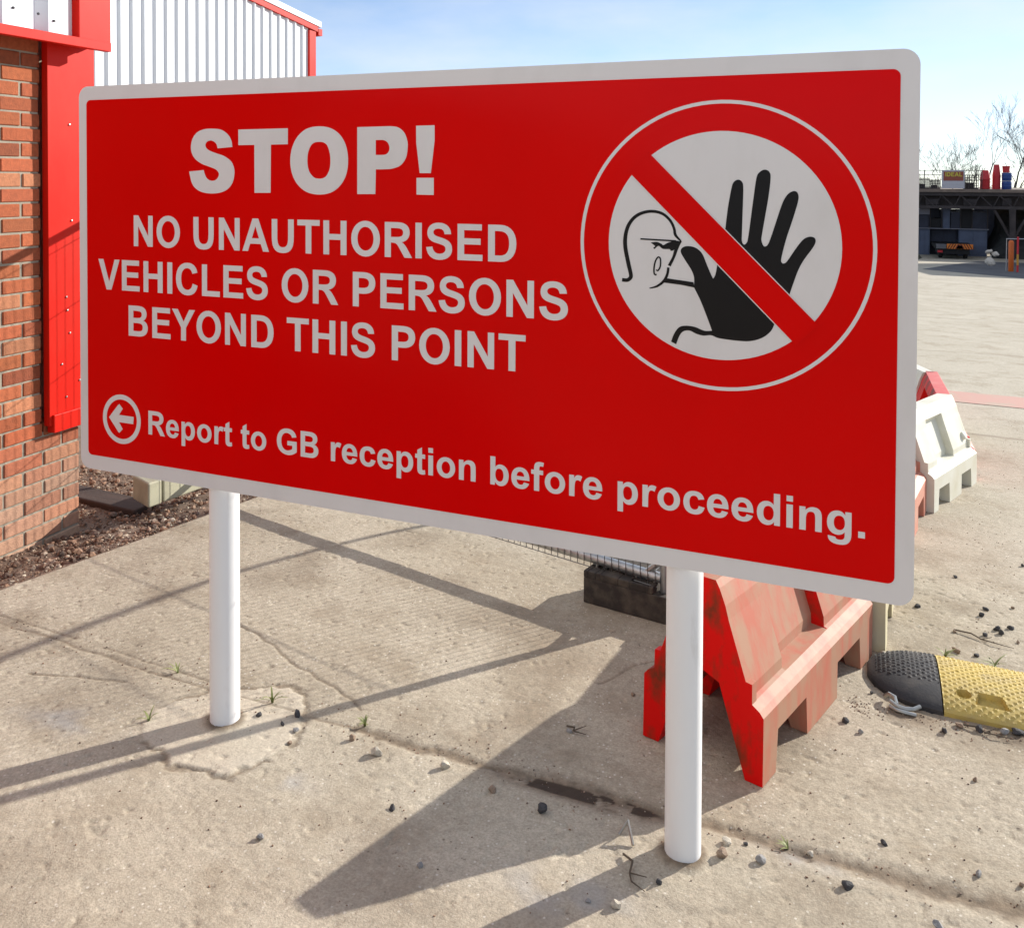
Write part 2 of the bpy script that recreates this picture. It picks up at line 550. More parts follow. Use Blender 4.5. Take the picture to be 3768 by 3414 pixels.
    bl = np.exp(-(((XX - 0.83) / 0.10) ** 2 + ((YY + 0.13) / 0.05) ** 2)) + np.exp(-(((XX - 0.1) / 0.16) ** 2 + ((YY + 0.14) / 0.06) ** 2)) \
        + np.exp(-(((XX - 2.25) / 0.12) ** 2 + ((YY - 0.16) / 0.03) ** 2)) + np.exp(-(((XX - 1.72) / 0.14) ** 2 + ((YY + 0.20) / 0.06) ** 2))
    B_ = np.clip(bl * np.clip((fbm(XX * 12, YY * 12, 51) - 0.35) * 3, 0, 1), 0, 1) * 0.75
    near = np.clip((jy - YY) / 0.06, 0, 1)
    G_ = np.clip(np.maximum(patch * 0.85, 0.28 * near * fbm(XX * 4, YY * 4, 81)), 0, 1)
    # heights
    h = -np.where(XX < 0.9, 0.002, 0.0045) * joint - 0.003 * cut + 0.0025 * patch + 0.003 * patch2 + 0.006 * collar - 0.005 * ck - 0.004 * rim
    h += 0.006 * (fbm(XX * 2.2, YY * 2.2, 91, 3) - 0.5) + 0.0022 * (fbm(XX * 14, YY * 14, 92, 4) - 0.5) + 0.0016 * (fbm(XX * 55, YY * 55, 94, 2) - 0.5) - 0.004 * np.clip((fbm(XX * 40, YY * 40, 95, 3) - 0.70) * 8, 0, 1) + 0.004 * near
    h += 0.004 * bump_dirt * fbm(XX * 40, YY * 40, 93)
    fade = np.minimum.reduce([np.clip((YY - y0) / 0.1, 0, 1), np.clip((y1 - YY) / 0.1, 0, 1), np.clip((4.3 - XX) / 0.1, 0, 1)])
    h *= fade
    lip = np.clip((XX - XL) / 0.03, 0, 1)
    h -= 0.012 * (1 - lip) * fade
    ZZ = -SL * YY + h
    V = np.stack([XX, YY, ZZ], -1).reshape(-1, 3)
    idx = np.arange(nx * ny).reshape(ny, nx)
    F = np.stack([idx[:-1, :-1], idx[:-1, 1:], idx[1:, 1:], idx[1:, :-1]], -1).reshape(-1, 4)
    vs = V.tolist()
    fs = F.tolist()
    masks = np.stack([R_, G_, B_], -1).reshape(-1, 3)
    nb = len(vs)

    def quad(*pts):
        b = len(vs)
        vs.extend([list(p) for p in pts])
        fs.append([b, b + 1, b + 2, b + 3])
    g3 = lambda x, y: (x, y, gz(x, y))
    yb, ym, ye = -30.0, 65.0, 130.0
    quad(g3(EDGE(yb), yb), g3(60, yb), g3(60, y0), g3(EDGE(y0), y0))
    quad(g3(4.3, y0), g3(60, y0), g3(60, y1), g3(4.3, y1))
    quad(g3(EDGE(y1), y1), g3(60, y1), g3(60, ym), g3(EDGE(ym), ym))
    quad(g3(EDGE(ym), ym), g3(60, ym), (60, ye, gz(0, 65)), (EDGE(ym), ye, gz(0, 65)))
    # vertical edge of the slab towards the soil strip
    for i in range(ny - 1):
        a, b = vs[idx[i, 0]], vs[idx[i + 1, 0]]
        quad([a[0], a[1], a[2] - 0.15], a, b, [b[0], b[1], b[2] - 0.15])
    a = g3(EDGE(y1), y1); b = g3(EDGE(60), 60)
    quad((a[0], a[1], a[2] - 0.15), a, b, (b[0], b[1], b[2] - 0.15))
    me = bpy.data.meshes.new("ground")
    me.from_pydata(vs, [], fs)
    me.materials.append(M_conc)
    at = me.color_attributes.new("mask", 'FLOAT_COLOR', 'POINT')
    buf = np.zeros((len(vs), 4))
    buf[:, 3] = 1
    buf[:nb, :3] = masks
    at.data.foreach_set("color", buf.ravel())
    sm = np.zeros(len(fs), dtype=bool)
    sm[:len(F)] = True
    me.polygons.foreach_set("use_smooth", sm)
    o = bpy.data.objects.new("ground", me)
    COL.objects.link(o)
    tag(o, kind="structure")

    def hf(x, y):
        u = (x - EDGE(y)) / (4.3 - EDGE(y))
        i = int(round((y - y0) / (y1 - y0) * (ny - 1)))
        j = int(round(u * (nx - 1)))
        if 0 <= i < ny and 0 <= j < nx:
            return float(ZZ[i, j])
        return gz(x, y)
    return hf


HG = build_ground()


def soil_z(x, y):
    t = max(0.0, (EDGE(y) - x))
    return gz(x, y) - 0.022 - 0.14 * min(t, 0.7) / 0.7


def build_soil():
    xs = np.linspace(-2.6, 0, 120)
    ysn = np.linspace(-1.6, 4.0, 260)
    vs, fs = [], []
    nx, ny = len(xs), len(ysn)
    for y in ysn:
        e = EDGE(y) + 0.004
        for k in range(nx):
            x = e - (1 - k / (nx - 1)) * 1.9
            z = soil_z(x, y)
            vs.append((x, y, z))
    V = np.array(vs)
    V[:, 2] += 0.03 * (fbm(V[:, 0] * 9, V[:, 1] * 9, 101, 4) - 0.5) + 0.03 * (fbm(V[:, 0] * 2.5, V[:, 1] * 2.5, 105, 3) - 0.5)
    vs = V.tolist()
    for i in range(ny - 1):
        for k in range(nx - 1):
            a = i * nx + k
            fs.append((a, a + 1, a + nx + 1, a + nx))
    b = len(vs)
    q = lambda x, y, dz=-0.2: [x, y, gz(x, y) + dz]
    for (xa, ya, xb, yb2) in ((-60, -30, EDGE(-30) + 0.004, -1.6), (-60, 4.0, EDGE(4) + 0.004, 65.0)):
        vs += [q(xa, ya), q(EDGE(ya) + 0.004, ya), q(EDGE(yb2) + 0.004, yb2), q(xa, yb2)]
        fs.append((b, b + 1, b + 2, b + 3))
        b += 4
    vs += [q(-60, -1.6), q(EDGE(-1.6) - 1.88, -1.6), q(EDGE(4) - 1.88, 4.0), q(-60, 4.0)]
    fs.append((b, b + 1, b + 2, b + 3))
    me = bpy.data.meshes.new("soil")
    me.from_pydata(vs, [], fs)
    me.materials.append(M_soil)
    me.polygons.foreach_set("use_smooth", [True] * len(fs))
    o = bpy.data.objects.new("soil", me)
    COL.objects.link(o)
    tag(o, kind="structure")


build_soil()
far = MB()
far.add([(-700, -500, -6.5), (900, -500, -6.5), (900, 900, -6.5), (-700, 900, -6.5)], [(0, 1, 2, 3)])
tag(far.build("far_ground", mat("distant_field", (0.10, 0.10, 0.06), 0.95, var=0.3, vscale=0.05)), kind="structure")

# worn painted line across the yard
ln = MB()
pts = [(2.4, 7.05, 7.62), (3.2, 7.0, 7.62), (3.9, 6.95, 7.58), (6.0, 6.85, 7.45), (10.0, 6.65, 7.25)]
for (xa, a0, a1), (xb, b0, b1) in zip(pts[:-1], pts[1:]):
    ln.add([(xa, a0, gz(0, a0) + .004), (xb, b0, gz(0, b0) + .004), (xb, b1, gz(0, b1) + .004), (xa, a1, gz(0, a1) + .004)], [(0, 1, 2, 3)])
tag(ln.build("road_marking", M_line), kind="structure")

rd = MB()  # dark sheet in the outline of the far shadow, shade put into its colour
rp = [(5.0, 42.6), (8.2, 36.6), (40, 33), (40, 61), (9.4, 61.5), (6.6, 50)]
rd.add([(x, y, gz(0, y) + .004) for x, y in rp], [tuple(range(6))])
tag(rd.build("shade_strip", mat("dark_shade_ground", (.085, .085, .09), .9, var=.3, vscale=.6, bump=.3, bscale=6)), kind="structure")

# ------------------------------------------------------------------ stones and gravel
_ico = None


def rock_shape(sub=1):
    bm = bmesh.new()
    bmesh.ops.create_icosphere(bm, subdivisions=sub, radius=1)
    v = np.array([p.co[:] for p in bm.verts])
    f = [[q.index for q in p.verts] for p in bm.faces]
    bm.free()
    return v, f


ICO1, ICO1F = rock_shape(1)
ICO2, ICO2F = rock_shape(2)


def rock(mb, x, y, z, s, col, flat=0.65, fine=False):
    v, f = (ICO2, ICO2F) if fine else (ICO1, ICO1F)
    sc3 = np.array([RNG.uniform(.75, 1.25), RNG.uniform(.6, 1.0), flat * RNG.uniform(.7, 1.15)]) * s
    w = v * (1 + RNG.uniform(-.22, .22, (len(v), 1)))
    if fine:
        n = RNG.normal(size=(5, 3))
        n /= np.linalg.norm(n, axis=1)[:, None]
        for k in n:
            dd = w @ k
            w = w - np.outer(np.maximum(dd - 0.62, 0), k)
    w = w * sc3
    a = RNG.uniform(0, 6.28)
    c, si = math.cos(a), math.sin(a)
    b = RNG.uniform(-.4, .4)
    cb, sb = math.cos(b), math.sin(b)
    w = w @ np.array([[c, si, 0], [-si, c, 0], [0, 0, 1]]) @ np.array([[1, 0, 0], [0, cb, sb], [0, -sb, cb]])
    w = w + np.array([x, y, z])
    mb.add(w.tolist(), f, col)


STONE_COLS = [(.19, .105, .065), (.25, .145, .09), (.14, .085, .058), (.31, .205, .14), (.21, .15, .115), (.29, .17, .11), (.10, .065, .048), (.40, .32, .24)]


def build_gravel():
    mb = MB()
    n = 0
    while n < 9500:
        y = RNG.uniform(-0.2, 3.2)
        x = RNG.uniform(-2.5, EDGE(y) - 0.004)
        if y < 1.38 and x < -1.54:
            continue
        dens = 0.55 + 0.6 * math.exp(-((x - EDGE(y)) / 0.25) ** 2) * (y < 1.4)
        if RNG.random() > dens:
            continue
        s = RNG.uniform(0.003, 0.0085) if RNG.random() < 0.88 else RNG.uniform(0.009, 0.024)
        c = STONE_COLS[RNG.integers(len(STONE_COLS))]
        k = RNG.uniform(.75, 1.25)
        if RNG.random() < 0.03:
            c = (.60, .52, .40)
        rock(mb, x, y, soil_z(x, y) + s * 0.25 + RNG.uniform(-.006, .012), s, tuple(q * k for q in c), 0.7)
        n += 1
    o = mb.build("gravel", M_stone, recalc=False)
    tag(o, "brown stony gravel and rubble filling the strip below the brick wall", "gravel", kind="stuff")
    g = MB()
    for _ in range(2600):
        y = RNG.uniform(-0.7, 3.0)
        x = RNG.uniform(EDGE(y) + 0.02, 4.0)
        if RNG.random() < 0.35:
            y = 0.178 + RNG.normal() * 0.06
        q_ = RNG.random()
        if q_ < 0.10:
            x, y = RNG.uniform(2.3, 3.0), 0.97 + RNG.normal() * 0.03
        elif q_ < 0.40:
            y = RNG.uniform(1.3, 6.5)
            x = RNG.uniform(2.55 + .1 * y, 3.2 + .35 * y)
        s = RNG.uniform(0.0012, 0.0035)
        c = STONE_COLS[RNG.integers(len(STONE_COLS))]
        rock(g, x, y, HG(x, y) + s * 0.3, s, c)
    o = g.build("grit", M_stone, recalc=False)
    tag(o, "fine grit scattered over the sunlit concrete yard", "grit", kind="stuff")


build_gravel()

DK, LT, BR, GY = (.050, .047, .048), (.47, .42, .34), (.26, .185, .13), (.26, .25, .24)
NOTED = [
    (1.041, .088, .021, LT, "pale chunky stone on the concrete between the two sign posts, largest there"),
    (0.940, .120, .014, BR, "small brown pebble behind the pale stone between the sign posts"),
    (1.247, .115, .017, LT, "pale flat pebble just left of the barrier shadow's edge"),
    (0.718, .159, .016, DK, "dark stone lying in the shadow line just right of the left post"),
    (1.563, .054, .021, DK, "black rounded stone in the barrier's shadow left of the right post"),
    (1.409, .080, .013, BR, "brown pebble just inside the barrier shadow's left edge"),
    (0.958, -.328, .011, GY, "lone grey pebble on bare concrete below the left post's patch"),
    (1.824, -.184, .013, LT, "cream pebble at the lower edge of the right post's shadow"),
    (1.901, -.076, .014, DK, "dark stone touching the foot of the right post's shadow"),
    (2.028, .129, .014, LT, "light stone just right of the right post's base, upper of two"),
    (2.027, .076, .018, BR, "reddish brown stone right of the right post's base, casting a long shadow"),
    (2.113, .096, .016, GY, "grey angular stone a hand's width right of the right post"),
    (2.311, .096, .017, DK, "dark cube-like stone alone on the slab at the lower right"),
    (2.501, .045, .016, GY, "smooth grey stone nearest the lower right corner"),
    (2.396, .295, .012, DK, "small black stone on the far side of the dirt-filled joint at right"),
    (2.224, .185, .010, LT, "white pebble sitting in the dirt-filled joint at right"),
    (2.295, .848, .015, DK, "black stone beside the red barrier's middle foot"),
    (2.629, .968, .014, BR, "rusty brown stone against the near edge of the speed bump"),
    (2.797, .998, .023, DK, "large black stone against the yellow speed bump at the frame edge"),
    (2.756, .982, .018, GY, "grey stone second from right along the speed bump's near edge"),
    (2.687, .966, .016, DK, "dark stone in the middle of the speed bump's near edge"),
    (2.583, .913, .015, DK, "dark stone just in front of the bump's black and yellow seam"),
    (2.421, 1.353, .019, LT, "cream broken lump beside the rear foot of the red barrier"),
    (2.560, 1.883, .018, DK, "black stone right of the cream barrier just below the sign corner"),
]
for i, (x, y, s, c, lab) in enumerate(NOTED):
    mb = MB()
    z = HG(x, y)
    s *= .82 if c is DK else 1
    rock(mb, x, y, z + s * .45, s, c, 0.75, fine=True)
    o = mb.build("stone", M_stone)
    tag(o, lab, "stone", "loose stones on the concrete")
for (x, y) in [(2.825, 1.98), (2.799, 1.907), (2.681, 1.694), (2.788, 1.715), (2.839, 1.791), (2.85, 1.758), (2.892, 1.826), (2.671, 1.519), (2.737, 1.511), (2.932, 2.047), (2.9, 1.70), (2.74, 2.3), (3.05, 2.6), (2.95, 1.62)]:
    mb = MB()
    s = RNG.uniform(.009, .016)
    rock(mb, x, y, HG(x, y) + s * .4, s, DK if RNG.random() < .75 else BR, 0.75, fine=True)
    tag(mb.build("stone", M_stone), "small dark stone scattered on the concrete beyond the speed bump", "stone", "small dark stones beyond the speed bump")
for (x, y) in [(.708, .096), (.763, .088), (.781, .033), (.61, .109), (1.514, .43), (1.641, .72), (2.605, .272), (2.698, .276), (2.341, .801), (2.375, 1.067), (2.643, .683), (2.073, .145), (1.763, -.193), (1.2, -.1), (1.36, -.25)]:
    mb = MB()
    s = RNG.uniform(.006, .011)
    rock(mb, x, y, HG(x, y) + s * .4, s, [DK, BR, GY][RNG.integers(3)], 0.75, fine=True)
    tag(mb.build("pebble", M_stone), "tiny pebble loose on the concrete round the sign posts and barrier", "pebble", "tiny loose pebbles")

# ------------------------------------------------------------------ flat shapes (lettering, pictogram)


def bez(p0, p1, p2, p3, n=7):
    return [tuple((1 - t) ** 3 * a + 3 * (1 - t) ** 2 * t * b + 3 * (1 - t) * t * t * c + t ** 3 * d for a, b, c, d in zip(p0, p1, p2, p3)) for t in [k / n for k in range(1, n + 1)]]


def path(s):
    """'M x y L x y C ...' with several closed contours -> list of polygons"""
    tk = s.replace(',', ' ').split()
    out, cur, i, cmd = [], None, 0, None
    while i < len(tk):
        if tk[i] in 'MLCZ':
            cmd = tk[i]
            i += 1
            if cmd == 'Z':
                continue
        if cmd == 'M':
            cur = [(float(tk[i]), float(tk[i + 1]))]
            out.append(cur)
            i += 2
            cmd = 'L'
        elif cmd == 'L':
            cur.append((float(tk[i]), float(tk[i + 1])))
            i += 2
        elif cmd == 'C':
            q = [(float(tk[i + 2 * k]), float(tk[i + 2 * k + 1])) for k in range(3)]
            cur.extend(bez(cur[-1], *q))
            i += 6
    return out


def ell(cx, cy, rx, ry, k=0.57):
    a, b = rx * k, ry * k
    return f"M {cx-rx} {cy} C {cx-rx} {cy+b} {cx-a} {cy+ry} {cx} {cy+ry} C {cx+a} {cy+ry} {cx+rx} {cy+b} {cx+rx} {cy} C {cx+rx} {cy-b} {cx+a} {cy-ry} {cx} {cy-ry} C {cx-a} {cy-ry} {cx-rx} {cy-b} {cx-rx} {cy} Z "


_B = "M 66 0 L 66 716 L 203 716 L 203 458 C 245 506 290 531 350 531 C 470 531 571 430 571 264 C 571 90 470 -12 350 -12 C 285 -12 235 20 193 76 L 193 0 Z M 202 271 C 202 160 250 97 317 97 C 385 97 430 150 430 256 C 430 370 385 424 315 424 C 250 424 202 370 202 271 Z"
GLYPH = {
    'A': (722, "M 0 0 L 279 716 L 432 716 L 718 0 L 561 0 L 498 163 L 212 163 L 153 0 Z M 258 284 L 452 284 L 354 549 Z"),
    'B': (722, "M 73 716 L 359 716 C 540 716 623 650 623 533 C 623 460 585 405 520 380 C 605 355 658 290 658 205 C 658 80 560 0 400 0 L 73 0 Z M 218 597 L 218 431 L 313 431 C 420 431 478 440 478 515 C 478 590 420 597 301 597 Z M 218 312 L 218 121 L 352 121 C 450 121 508 135 508 214 C 508 300 440 312 335 312 Z"),
    'C': (722, "M 531 263 L 671 219 C 640 60 530 -12 375 -12 C 180 -12 47 130 47 355 C 47 590 180 728 384 728 C 540 728 640 650 666 515 L 523 481 C 505 560 455 604 377 604 C 270 604 196 530 196 365 C 196 190 270 112 375 112 C 455 112 515 160 531 263 Z"),
    'D': (722, "M 72 716 L 336 716 C 540 716 671 580 671 356 C 671 130 540 0 344 0 L 72 0 Z M 217 595 L 217 121 L 325 121 C 450 121 521 190 521 358 C 521 530 450 595 305 595 Z"),
    'E': (667, "M 73 0 L 73 716 L 604 716 L 604 595 L 218 595 L 218 436 L 577 436 L 577 315 L 218 315 L 218 121 L 618 121 L 618 0 Z"),
    'G': (778, "M 406 263 L 406 384 L 717 384 L 717 99 C 650 35 540 -12 420 -12 C 190 -12 48 140 48 361 C 48 580 190 728 397 728 C 570 728 680 650 708 513 L 565 486 C 545 555 485 604 397 604 C 275 604 196 520 196 369 C 196 200 280 111 396 111 C 460 111 530 140 571 172 L 571 263 Z"),
    'H': (722, "M 73 0 L 73 716 L 218 716 L 218 434 L 503 434 L 503 716 L 648 716 L 648 0 L 503 0 L 503 313 L 218 313 L 218 0 Z"),
    'I': (278, "M 68 0 L 68 716 L 213 716 L 213 0 Z"),
    'L': (611, "M 77 0 L 77 710 L 222 710 L 222 121 L 582 121 L 582 0 Z"),
    'N': (722, "M 73 0 L 73 716 L 214 716 L 514 238 L 514 716 L 648 716 L 648 0 L 503 0 L 208 467 L 208 0 Z"),
    'O': (778, ell(389, 358, 346, 370) + ell(389, 358, 196, 246)),
    'P': (667, "M 73 0 L 73 716 L 340 716 C 520 716 617 640 617 497 C 617 350 515 270 330 270 L 218 270 L 218 0 Z M 218 391 L 315 391 C 410 391 467 420 467 495 C 467 570 410 595 320 595 L 218 595 Z"),
    'R': (722, "M 73 0 L 73 716 L 377 716 C 557 716 655 640 655 513 C 655 400 580 330 470 314 C 525 282 560 244 614 157 L 712 0 L 538 0 L 424 175 C 368 268 345 299 247 299 L 218 299 L 218 0 Z M 218 414 L 325 414 C 429 414 506 424 506 506 C 506 580 440 595 337 595 L 218 595 Z"),
    'S': (667, "M 36 233 L 177 247 C 190 160 245 109 330 109 C 420 109 473 148 473 208 C 473 250 445 275 390 290 C 350 303 300 315 230 333 C 120 362 62 425 62 522 C 62 645 160 728 320 728 C 490 728 590 645 597 506 L 452 500 C 440 575 400 609 318 609 C 245 609 198 580 198 534 C 198 490 235 465 340 440 C 500 402 619 360 619 208 C 619 75 510 -13 330 -13 C 155 -13 55 75 36 233 Z"),
    'T': (611, "M 233 0 L 233 595 L 21 595 L 21 716 L 590 716 L 590 595 L 378 595 L 378 0 Z"),
    'U': (722, "M 71 716 L 216 716 L 216 330 C 216 170 262 112 362 112 C 460 112 502 170 502 330 L 502 716 L 647 716 L 647 338 C 647 90 565 -12 360 -12 C 155 -12 71 90 71 338 Z"),
    'V': (667, "M 256 0 L 0 716 L 157 716 L 338 186 L 513 716 L 667 716 L 410 0 Z"),
    'Y': (667, "M 261 0 L 261 301 L -1 716 L 168 716 L 336 433 L 501 716 L 667 716 L 404 300 L 404 0 Z"),
    'b': (611, _B),
    'c': (556, "M 524 365 L 389 341 C 380 395 345 422 296 422 C 220 422 181 370 181 267 C 181 150 225 98 297 98 C 350 98 385 130 398 196 L 533 173 C 505 50 425 -12 292 -12 C 130 -12 40 95 40 259 C 40 425 135 531 294 531 C 425 531 500 475 524 365 Z"),
    'e': (556, "M 372 165 L 509 142 C 475 45 400 -12 286 -12 C 120 -12 32 95 32 258 C 32 420 130 531 277 531 C 430 531 525 420 520 215 L 176 215 C 178 135 225 92 288 92 C 330 92 358 115 372 165 Z M 380 304 C 378 380 335 424 280 424 C 220 424 177 380 178 304 Z"),
    'f': (333, "M 12 519 L 88 519 L 88 558 C 88 670 130 728 240 728 C 280 728 315 722 348 714 L 329 618 C 310 623 290 625 274 625 C 235 625 225 608 225 560 L 225 519 L 327 519 L 327 411 L 225 411 L 225 0 L 88 0 L 88 411 L 12 411 Z"),
    'g': (611, "M 60 -34 L 216 -53 C 222 -90 250 -105 300 -105 C 370 -105 408 -80 408 5 L 408 77 C 370 25 320 0 260 0 C 130 0 40 100 40 263 C 40 430 135 531 266 531 C 330 531 380 500 417 443 L 417 519 L 545 519 L 545 53 C 545 -125 480 -210 303 -210 C 140 -210 57 -150 60 -34 Z M 181 271 C 181 160 230 107 297 107 C 365 107 411 165 411 265 C 411 370 370 424 300 424 C 230 424 181 370 181 271 Z"),
    'i': (278, "M 72 0 L 72 519 L 209 519 L 209 0 Z M 72 589 L 72 716 L 209 716 L 209 589 Z"),
    'n': (611, "M 543 0 L 406 0 L 406 265 C 406 380 390 426 322 426 C 240 426 208 370 208 235 L 208 0 L 71 0 L 71 519 L 198 519 L 198 443 C 240 500 300 531 370 531 C 490 531 543 460 543 323 Z"),
    'o': (611, ell(306, 260, 266, 271) + ell(306, 260, 125, 160)),
    'p': (611, "M 68 519 L 196 519 L 196 443 C 225 495 280 531 347 531 C 470 531 566 430 566 262 C 566 90 470 -12 347 -12 C 285 -12 245 10 205 56 L 205 -198 L 68 -198 Z M 204 268 C 204 150 255 100 315 100 C 380 100 426 155 426 260 C 426 370 380 422 313 422 C 250 422 204 370 204 268 Z"),
    'r': (389, "M 203 0 L 66 0 L 66 519 L 193 519 L 193 445 C 225 510 260 531 306 531 C 340 531 370 522 399 504 L 356 384 C 333 399 312 407 291 407 C 230 407 203 370 203 160 Z"),
    't': (333, "M 310 519 L 310 409 L 216 409 L 216 199 C 216 115 220 104 250 104 C 266 104 285 109 303 116 L 315 9 C 285 -4 250 -12 214 -12 C 110 -12 79 40 79 160 L 79 409 L 16 409 L 16 519 L 79 519 L 79 622 L 216 702 L 216 519 Z"),
    '.': (278, "M 72 0 L 72 137 L 209 137 L 209 0 Z"),
    ' ': (278, ""),
}
GLYPH['d'] = (611, None)


def glyph(ch):
    if ch == 'd':
        return 611, [[(611 - x, y) for x, y in reversed(c)] for c in path(_B)]
    a, s = GLYPH[ch]
    return a, path(s)


def text_contours(txt, left, base, sc_x, sc_y, lsb):
    out, x = [], -lsb
    for ch in txt:
        a, cs = glyph(ch)
        for c in cs:
            out.append([(left + (x + px) * sc_x, base + py * sc_y) for px, py in c])
        x += a
    return out


def flat(name, contours, y, material, parent, thick=0.00025, orient=None):
    """filled flat shape standing in the x-z plane, facing -y (contours in x,z world)"""
    cu = bpy.data.curves.new(name, 'CURVE')
    cu.dimensions = '2D'
    cu.fill_mode = 'BOTH'
    cu.extrude = thick
    for c in contours:
        sp = cu.splines.new('POLY')
        sp.points.add(len(c) - 1)
        for p, (a, b) in zip(sp.points, c):
            p.co = (a, b, 0, 1)
        sp.use_cyclic_u = True
    tmp = bpy.data.objects.new("tmp_shape", cu)
    COL.objects.link(tmp)
    dg = bpy.context.evaluated_depsgraph_get()
    me = bpy.data.meshes.new_from_object(tmp.evaluated_get(dg))
    bpy.data.objects.remove(tmp)
    bpy.data.curves.remove(cu)
    off = parent.matrix_world.translation if False else Vector((0, 0, 0))
    p = parent
    while p is not None:
        off += p.location
        p = p.parent
    Mx = Matrix(((1, 0, 0, -off.x), (0, 0, -1, y - off.y), (0, 1, 0, -off.z), (0, 0, 0, 1)))
    me.transform(Mx)
    me.name = name
    me.materials.clear()
    me.materials.append(material)
    o = bpy.data.objects.new(name, me)
    COL.objects.link(o)
    o.parent = parent
    return o


def rrect(x0, x1, z0, z1, r, n=8):
    out = []
    for cx, cz, a0 in ((x1 - r, z1 - r, 0), (x0 + r, z1 - r, 90), (x0 + r, z0 + r, 180), (x1 - r, z0 + r, 270)):
        for k in range(n + 1):
            a = R(a0 + 90 * k / n)
            out.append((cx + r * math.cos(a), cz + r * math.sin(a)))
    return out


def circ(cx, cz, r, n=96, rev=False):
    c = [(cx + r * math.cos(2 * math.pi * k / n), cz + r * math.sin(2 * math.pi * k / n)) for k in range(n)]
    return c[::-1] if rev else c


def spline(pts, corners=(), n=6):
    """closed Catmull-Rom outline; indices in corners stay sharp"""
    m = len(pts)
    out = []
    for i in range(m):
        p0, p1, p2, p3 = pts[i - 1], pts[i], pts[(i + 1) % m], pts[(i + 2) % m]
        if i in corners:
            p0 = p1
        if (i + 1) % m in corners:
            p3 = p2
        for k in range(n):
            t = k / n
            out.append(tuple(0.5 * ((2 * b) + (-a + c) * t + (2 * a - 5 * b + 4 * c - d) * t * t + (-a + 3 * b - 3 * c + d) * t ** 3) for a, b, c, d in zip(p0, p1, p2, p3)))
    return out


def stroke(pts, w):
    """ribbon along a smoothed polyline; w number or list"""
    ws = w if isinstance(w, (list, tuple)) else [w] * len(pts)
    P, Wd = [], []
    m = len(pts)
    for i in range(m - 1):
        p0, p1, p2, p3 = pts[max(i - 1, 0)], pts[i], pts[i + 1], pts[min(i + 2, m - 1)]
        for k in range(6):
            t = k / 6
            P.append(tuple(0.5 * ((2 * b) + (-a + c) * t + (2 * a - 5 * b + 4 * c - d) * t * t + (-a + 3 * b - 3 * c + d) * t ** 3) for a, b, c, d in zip(p0, p1, p2, p3)))
            Wd.append(ws[i] * (1 - t) + ws[i + 1] * t)
    P.append(pts[-1])
    Wd.append(ws[-1])
    lft, rgt = [], []
    for i, p in enumerate(P):
        a, b = P[max(i - 1, 0)], P[min(i + 1, len(P) - 1)]
        dx, dy = b[0] - a[0], b[1] - a[1]
        l = math.hypot(dx, dy) or 1
        nx, ny = -dy / l * Wd[i] / 2, dx / l * Wd[i] / 2
        lft.append((p[0] + nx, p[1] + ny))
        rgt.append((p[0] - nx, p[1] - ny))
    return lft + rgt[::-1]


# survey of the sign face: photograph position -> metres on the board (only used to draw the board's print)
_C = Vector((2.3229, -2.0817, 1.6689))


def on_board(X, Y):
    d = ((X - 1884) / 3213.28) * _rt2 - ((Y - 714.77) / 3213.28) * _up2 + _f
    t = -_C.y / d.y
    q = _C + d * t
    return (q.x, q.z)


def trace(pts, x0, y0, s):
    return [on_board(x0 + a * s, y0 + b * s) for a, b in pts]


